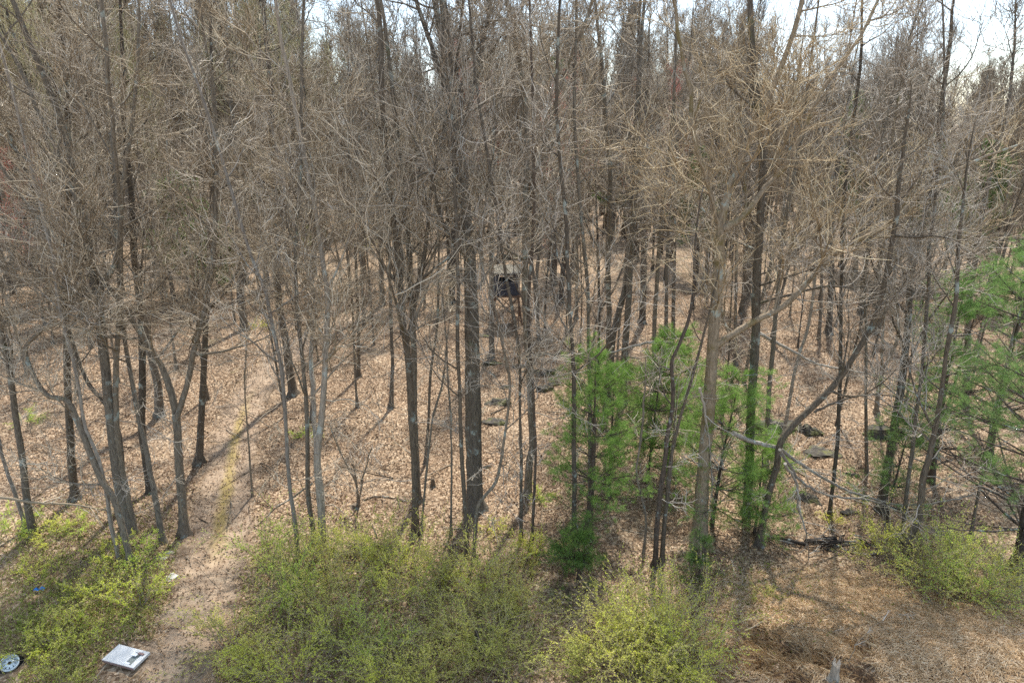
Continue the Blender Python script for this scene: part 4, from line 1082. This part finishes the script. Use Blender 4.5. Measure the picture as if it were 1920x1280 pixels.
stick(2, 'fallen_limb', "dead limb just below the thickest one, ending in a fan of twigs", 'limb', [(1462,842),(1480,872),(1506,905),(1557,930),(1620,935),(1680,955),(1730,985),(1790,1010)], 6, (1660,1060), barkm='bark_pale', side=16, sl=1.5)
stick(3, 'fallen_limb', "grey dead limb hanging steeply left of the other dead limbs", 'limb', [(1470,868),(1493,905),(1497,950),(1512,1000),(1518,1060)], 6, (1560,1070), barkm='bark_pale', side=12, sl=1.0)
stick(4, 'fallen_limb', "dead branch on the ground running right from the small young pine", 'limb', [(1433,1003),(1480,1018),(1530,1018),(1563,1023),(1600,1038),(1668,1040)], 6, None, side=12, sl=.9, onground=True)
stick(5, 'dead_limb', "lichened dead limb slanting down right across the leaning trunk", 'limb', [(1419,622),(1445,636),(1490,660),(1532,682),(1580,692),(1640,702),(1700,720)], 7, (1450,880), side=14, sl=1.2)
stick(6, 'dead_limb', "long thin bough rising right from the leaning trunk", 'limb', [(1527,772),(1560,757),(1610,742),(1660,740),(1720,755)], 5, (1440,1010), 'bark_dark', side=9, sl=1.0)
stick(7, 'fallen_branch', "fallen branch in green growth running left to right at the left", 'branch', [(-10,930),(60,940),(133,945),(190,955),(250,962)], 6, (150,1010), 'twig_tan', side=10, sl=1.0)
stick(8, 'fallen_branch', "thin branch on the litter pointing at the straight dark trunk", 'branch', [(683,938),(705,932),(735,934),(768,942)], 4, None, 'bark_dark', side=3, sl=.4, onground=True)
stick(9, 'dead_limb', "pale bare bough arching in front of the upright grey trunk above the pines", 'limb', [(1262,642),(1220,642),(1190,648),(1150,660),(1120,668),(1106,672)], 6, (1240,860), 'dead', side=9, sl=.9)
stick(10, 'dead_limb', "white broken bough drooping above the left pine", 'limb', [(1150,648),(1128,680),(1112,705),(1104,725)], 4, (1200,860), 'dead', side=4, sl=.5)
stick(11, 'dead_limb', "long dead bough hanging down the big pale forking trunk into the pine", 'limb', [(1312,728),(1322,770),(1330,830),(1334,900),(1336,965)], 5, (1300,1040), 'dead', side=14, sl=.9)
stick(12, 'fallen_log', "dark fallen log behind the mossy rocks beside the tall grey trunk", 'log', [(996,668),(1030,666),(1066,670)], 12, None, 'rock', side=0, onground=True)
stick(13, 'fallen_branch', "broken branch beside the long mossy rock", 'branch', [(920,777),(940,768),(957,760)], 3, None, 'bark_dark', side=2, sl=.3, onground=True)
stick(14, 'fallen_log', "thin fallen log lying in open litter upslope of the pines", 'log', [(1145,668),(1190,672),(1240,682)], 5, None, 'bark_dark', side=4, sl=.5, onground=True)
stick(15, 'fallen_branch', "dead stick on the bank below the leaning trunk", 'branch', [(1358,1092),(1375,1093),(1395,1097)], 4, None, 'dead', side=3, sl=.4, onground=True)
stick(16, 'fallen_branch', "pale stick standing in litter below the big pale trunk", 'branch', [(1378,1082),(1374,1062),(1366,1040)], 4, None, 'dead', side=2, sl=.3, onground=True)
stick(17, 'fallen_branch', "long dead briar arching over the straw bank", 'branch', [(1590,1240),(1615,1195),(1650,1165),(1690,1150)], 1.6, (1600,1245), 'twig_far', side=4, sl=.4)
stick(18, 'fallen_branch', "dark branch lying under the lower right shrubs", 'branch', [(1835,1175),(1870,1183),(1900,1192),(1940,1198)], 7, None, 'bark_dark', side=8, sl=.8, onground=True)
stick(19, 'fallen_branch', "thin dead branch on the track side above the white stones", 'branch', [(355,1052),(345,1048),(325,1046)], 3, None, 'bark_dark', side=2, sl=.3, onground=True)
stick(20, 'fallen_branch', "bowed brown stem lying across the gully of the bank", 'branch', [(1338,1150),(1345,1170),(1354,1190)], 5, None, 'bark_dark', side=2, sl=.3, onground=True)
stick(21, 'dead_limb', "thin dark bough crossing the track from the forked grey-green trunk", 'limb', [(585,905),(560,925),(520,950),(480,985),(440,1000)], 4, (595,1010), 'bark_grey', side=8, sl=.6)

M['timber_twig'] = twigm('brown_stems', (.10, .065, .04), (.20, .13, .08), (.34, .25, .16))
def brush(seed, label, px, py, W_, n_, barkm, name='brush_pile'):
    rng = np.random.default_rng(seed); p = gp(px, py)
    p0 = np.stack([rng.normal(0, W_ * .4, n_), rng.normal(0, W_ * .22, n_), rng.uniform(.02, .35, n_)], -1)
    d = rng.normal(0, 1, (n_, 3)) * np.array([1.3, .6, .18])
    P_, R_ = grow(rng, p0, d, rng.uniform(.4, 1.2, n_), rng.uniform(.015, .07, n_) * (.25 if name == 'dead_brush' else 1), 5, .1, -.03, .5)
    P_[:, :, 2] = np.maximum(P_[:, :, 2], .02)
    o = tube(Acc(), P_, R_, 6, True).build(name, M[barkm]); o.location = tuple(p); tag(o, label, 'brush pile')
brush(1, "black heap of old branches below the fallen limbs at right", 1555, 1022, 1.1, 34, 'bark_black')
brush(3, 'tangle of dead brown stems over the eroded cut in the bank', 1490, 1225, 1.1, 34, 'timber_twig', 'dead_brush')
brush(2, "dark heap of dead branches in the shrubs right of the track", 680, 1040, 1.2, 40, 'bark_dark')

def stump(seed, label, px, py, h_, r_, mat, snap=True):
    rng = np.random.default_rng(seed); p = gp(px, py); S = 12; K = 7
    a = np.arange(S) * 2 * PI / S
    zz = np.linspace(-.05, 1, K)[:, None] * h_ * (1 + (rng.uniform(-.25, .3, S)[None] if snap else 0) * (np.linspace(0, 1, K)[:, None] ** 3))
    rr = r_ * (1 + .9 * np.exp(-np.linspace(0, 1, K)[:, None] * 5) * (1 + .5 * np.sin(4 * a + seed)[None])) * (1 + .08 * rng.normal(0, 1, (K, S)))
    V = np.stack([rr * np.cos(a), rr * np.sin(a), zz], -1)
    k_ = np.arange(K - 1)[:, None] * S; s = np.arange(S)[None]
    q = np.stack(np.broadcast_arrays(k_ + s, k_ + (s + 1) % S, k_ + S + (s + 1) % S, k_ + S + s), -1).reshape(-1, 4)
    A_ = Acc().add(V, q); c = V[-1].mean(0) - np.array([0, 0, .05 * h_]); A_.add(np.vstack([V[-1], c]), np.stack([np.arange(S), (np.arange(S) + 1) % S, np.full(S, S)], -1))
    o = A_.build('stump', M[mat]); o.location = tuple(p); tag(o, label, 'stump')
stump(1, "pale weathered stump on the straw bank at lower right", 1563, 1272, .45, .10, 'bark_pale')
stump(2, "small dark pointed stump in the litter left of the thickest trunk", 812, 912, .35, .08, 'bark_dark')
stump(3, "dark broken post-like stump in the yellowish thicket", 896, 1222, .75, .09, 'bark_dark')
stump(4, "low rotten stump in litter below the straight dark trunk's left side", 668, 950, .12, .14, 'bark_dark')

# ------------------------------------------------------------------ hunting blind on legs
def blind():
    b = blind_at; rz = .06
    root = empty('hunting_blind', tuple(b), rz); tag(root, "small dark cabin on tall timber legs with a pale ribbed metal roof", 'hunting blind')
    Wd, Dp, z0, z1 = 1.75, 1.5, 2.15, 3.75
    A_ = Acc(); wz = 3.15; wh = .42                                  # wall panels round a window strip
    for sy in (-1, 1):
        yy = sy * Dp / 2
        box(A_, (0, yy, (z0 + wz) / 2), (Wd, .05, wz - z0))
        box(A_, (0, yy, (wz + wh + z1) / 2), (Wd, .05, z1 - wz - wh))
        for sx in (-1, 1): box(A_, (sx * (Wd / 2 - .16), yy, wz + wh / 2), (.32, .05, wh))
    for sx in (-1, 1):
        xx = sx * (Wd / 2 - .025)
        box(A_, (xx, 0, (z0 + wz) / 2), (.05, Dp - .06, wz - z0)); box(A_, (xx, 0, (wz + wh + z1) / 2), (.05, Dp - .06, z1 - wz - wh))
        for sy in (-1, 1): box(A_, (xx, sy * (Dp / 2 - .2), wz + wh / 2), (.05, .3, wh))
    A_.build('cabin_wall', M['cabin'], root, False)
    A_ = Acc(); box(A_, (0, 0, z0 - .06), (Wd + .25, Dp + .2, .10)); A_.build('platform', M['timber'], root, False)
    A_ = Acc()                                                        # ribbed lean-to roof falling towards the picture
    n_ = 14; xs = np.linspace(-Wd / 2 - .18, Wd / 2 + .18, n_ * 2 + 1); prof = np.where(np.arange(len(xs)) % 2 == 0, 0, .06)
    top0 = np.stack([xs, np.full(len(xs), -Dp / 2 - .3), z1 + .02 + prof], -1); top1 = np.stack([xs, np.full(len(xs), Dp / 2 + .25), z1 + .20 + prof], -1)
    V = np.vstack([top0, top1, top0 - [0, 0, .03], top1 - [0, 0, .03]]); m_ = len(xs); j = np.arange(m_ - 1)
    A_.add(V, np.concatenate([np.stack([j, j + 1, m_ + j + 1, m_ + j], -1), np.stack([2 * m_ + j, 3 * m_ + j, 3 * m_ + j + 1, 2 * m_ + j + 1], -1), np.stack([j, 2 * m_ + j, 2 * m_ + j + 1, j + 1], -1)]))
    A_.build('roof', M['metal_roof'], root, False)
    for sx in (-1, 1):
        for sy in (-1, 1):
            A_ = Acc(); bar(A_, (sx * 1.05, sy * .95, -.1), (sx * (Wd / 2 - .08), sy * (Dp / 2 - .08), z0 - .1), .06); A_.build('leg', M['timber'], root, False)
    for sy in (-1, 1):
        for sx in (-1, 1):
            A_ = Acc(); bar(A_, (sx * 1.02, sy * .98, .25), (-sx * .8, sy * .84, z0 - .15), .035); A_.build('brace', M['timber'], root, False)
    lad = Acc(); bar(lad, (.3, -1.7, 0), (.3, -.85, z0 + .1), .035); bar(lad, (.75, -1.7, 0), (.75, -.85, z0 + .1), .035)
    for k_ in range(7):
        f = k_ / 7 + .08; bar(lad, (.3, -1.7 + .85 * f, f * z0), (.75, -1.7 + .85 * f, f * z0), .025)
    lad.build('ladder', M['timber'], root, False)
blind()

# ------------------------------------------------------------------ discarded things by the track
def panel():
    A, B, C, D = gp(194, 1245), gp(227, 1216), gp(285, 1232), gp(249, 1267)
    ctr = (A + B + C + D) / 4
    ux = unit(C - B); ux[2] = 0; ux = unit(ux); uy = np.array([-ux[1], ux[0], 0])
    Lx = np.linalg.norm(C - B); Ly = np.linalg.norm(A - B)
    ang = math.atan2(ux[1], ux[0])
    root = empty('discarded_panel', (ctr[0], ctr[1], ctr[2] + .16), ang); root.rotation_euler = (math.radians(4), math.radians(-3), ang)
    tag(root, "weathered white panel with a dark recessed strip lying beside the dirt track", 'panel')
    # frame around a real recess on the right-hand side
    x0, x1, y0, y1, t = -Lx / 2, Lx / 2, -Ly / 2, Ly / 2, .07
    rx0, rx1, ry0, ry1 = x0 + Lx * .66, x0 + Lx * .86, y0 + Ly * .10, y0 + Ly * .82
    F = Acc()
    box(F, ((x0 + rx0) / 2, 0, 0), (rx0 - x0, Ly, t)); box(F, ((rx1 + x1) / 2, 0, 0), (x1 - rx1, Ly, t))
    box(F, ((rx0 + rx1) / 2, (y0 + ry0) / 2, 0), (rx1 - rx0, ry0 - y0, t)); box(F, ((rx0 + rx1) / 2, (ry1 + y1) / 2, 0), (rx1 - rx0, y1 - ry1, t))
    F.build('board', M['panel'], root, False)
    G = Acc(); box(G, ((rx0 + rx1) / 2, (ry0 + ry1) / 2, -.02), (rx1 - rx0, ry1 - ry0, .02)); G.build('recess', M['recess'], root, False)
    for nm, cx, cy, sx, sy, m_, zz in (('sticker', rx0 + .02, ry1 - Ly * .14, Lx * .17, Ly * .17, 'sticker', t / 2 + .004), ('sticker', rx0 + .06, ry0 + .03, Lx * .17, Ly * .10, 'sticker', t / 2 + .004),
                                   ('handle', rx1 - .01, ry1 - Ly * .05, Lx * .16, .05, 'panel_side', t / 2 + .02)):
        G = Acc(); box(G, (cx, cy, zz), (sx, sy, .006 if nm == 'sticker' else .04)); G.build(nm, M[m_], root, False)
    G = Acc(); box(G, (0, y0 - .006, -.012), (Lx, .01, t * .85)); box(G, (x0 - .006, 0, -.012), (.01, Ly, t * .85)); G.build('edge_strip', M['panel_side'], root, False)
panel()

def lathe(acc, prof, S=40):
    a = np.arange(S) * 2 * PI / S; prof = np.array(prof)
    V = np.stack([prof[:, 0][:, None] * np.cos(a), prof[:, 0][:, None] * np.sin(a), prof[:, 1][:, None] + 0 * a], -1); K = len(prof)
    k_ = np.arange(K - 1)[:, None] * S; s = np.arange(S)[None]
    acc.add(V, np.stack(np.broadcast_arrays(k_ + s, k_ + (s + 1) % S, k_ + S + (s + 1) % S, k_ + S + s), -1).reshape(-1, 4))
def wheel():
    p = gp(21, 1252)
    root = empty('old_wheel', (p[0], p[1], p[2] + .16)); root.rotation_euler = (math.radians(24), math.radians(16), 0)
    tag(root, "pale steel wheel with round holes lying half buried in green growth", 'wheel')
    R0 = .215
    F = Acc(); lathe(F, [(R0, -.02), (R0 + .01, .05), (R0 - .012, .06), (R0 - .03, .03), (R0 - .04, -.02), (R0 - .045, -.05)]); F.build('rim', M['rim'], root)
    # dished disc with real round openings: rings of quads skipped and closed with hole walls
    S, rings = 72, np.array([.045, .065, .085, .105, .125, .145, .17])
    D_ = Acc(); a = np.arange(S) * 2 * PI / S; zz = .03 - .10 * ((rings - .04) / .13) ** 2 * .6
    V = np.stack([rings[:, None] * np.cos(a), rings[:, None] * np.sin(a), zz[:, None] + 0 * a], -1)
    q = []
    for r_ in range(len(rings) - 1):
        for s in range(S):
            if r_ in (3, 4) and (s % 8) in (3, 4): continue
            q.append((r_ * S + s, r_ * S + (s + 1) % S, (r_ + 1) * S + (s + 1) % S, (r_ + 1) * S + s))
    D_.add(V, np.array(q)); D_.build('wheel_disc', M['rim'], root)
    H_ = Acc(); lathe(H_, [(.046, .03), (.046, -.02), (.03, -.03), (.001, -.03)], 20); H_.build('hub_hole', M['black'], root)
    T2 = Acc(); lathe(T2, [(R0 - .03, -.055), (R0 + .05, -.10), (R0 + .085, -.14), (R0 + .05, -.2), (R0 - .03, -.22), (.001, -.16)]); T2.build('tyre', M['rubber'], root)
wheel()
# scrap of blue plastic: a crumpled sheet
def scrap():
    p = gp(76, 1109); rng = np.random.default_rng(4); n_ = 9
    u, v = np.meshgrid(np.linspace(-.13, .13, n_), np.linspace(-.06, .06, 5)); z = .06 + .03 * np.sin(u * 40) + rng.normal(0, .012, u.shape)
    V = np.stack([u + rng.normal(0, .008, u.shape), v + u * .3, z], -1); i_ = np.arange(4)[:, None] * n_ + np.arange(n_ - 1)[None]
    q = np.stack([i_, i_ + 1, i_ + n_ + 1, i_ + n_], -1).reshape(-1, 4)
    A_ = Acc().add(V, q).add(V - [0, 0, .006], q[:, ::-1]); o = A_.build('plastic_scrap', M['blue'], None, False); o.location = (p[0], p[1], p[2] + .06); tag(o, "crumpled scrap of bright blue plastic in the low shrubs", 'litter')
scrap()
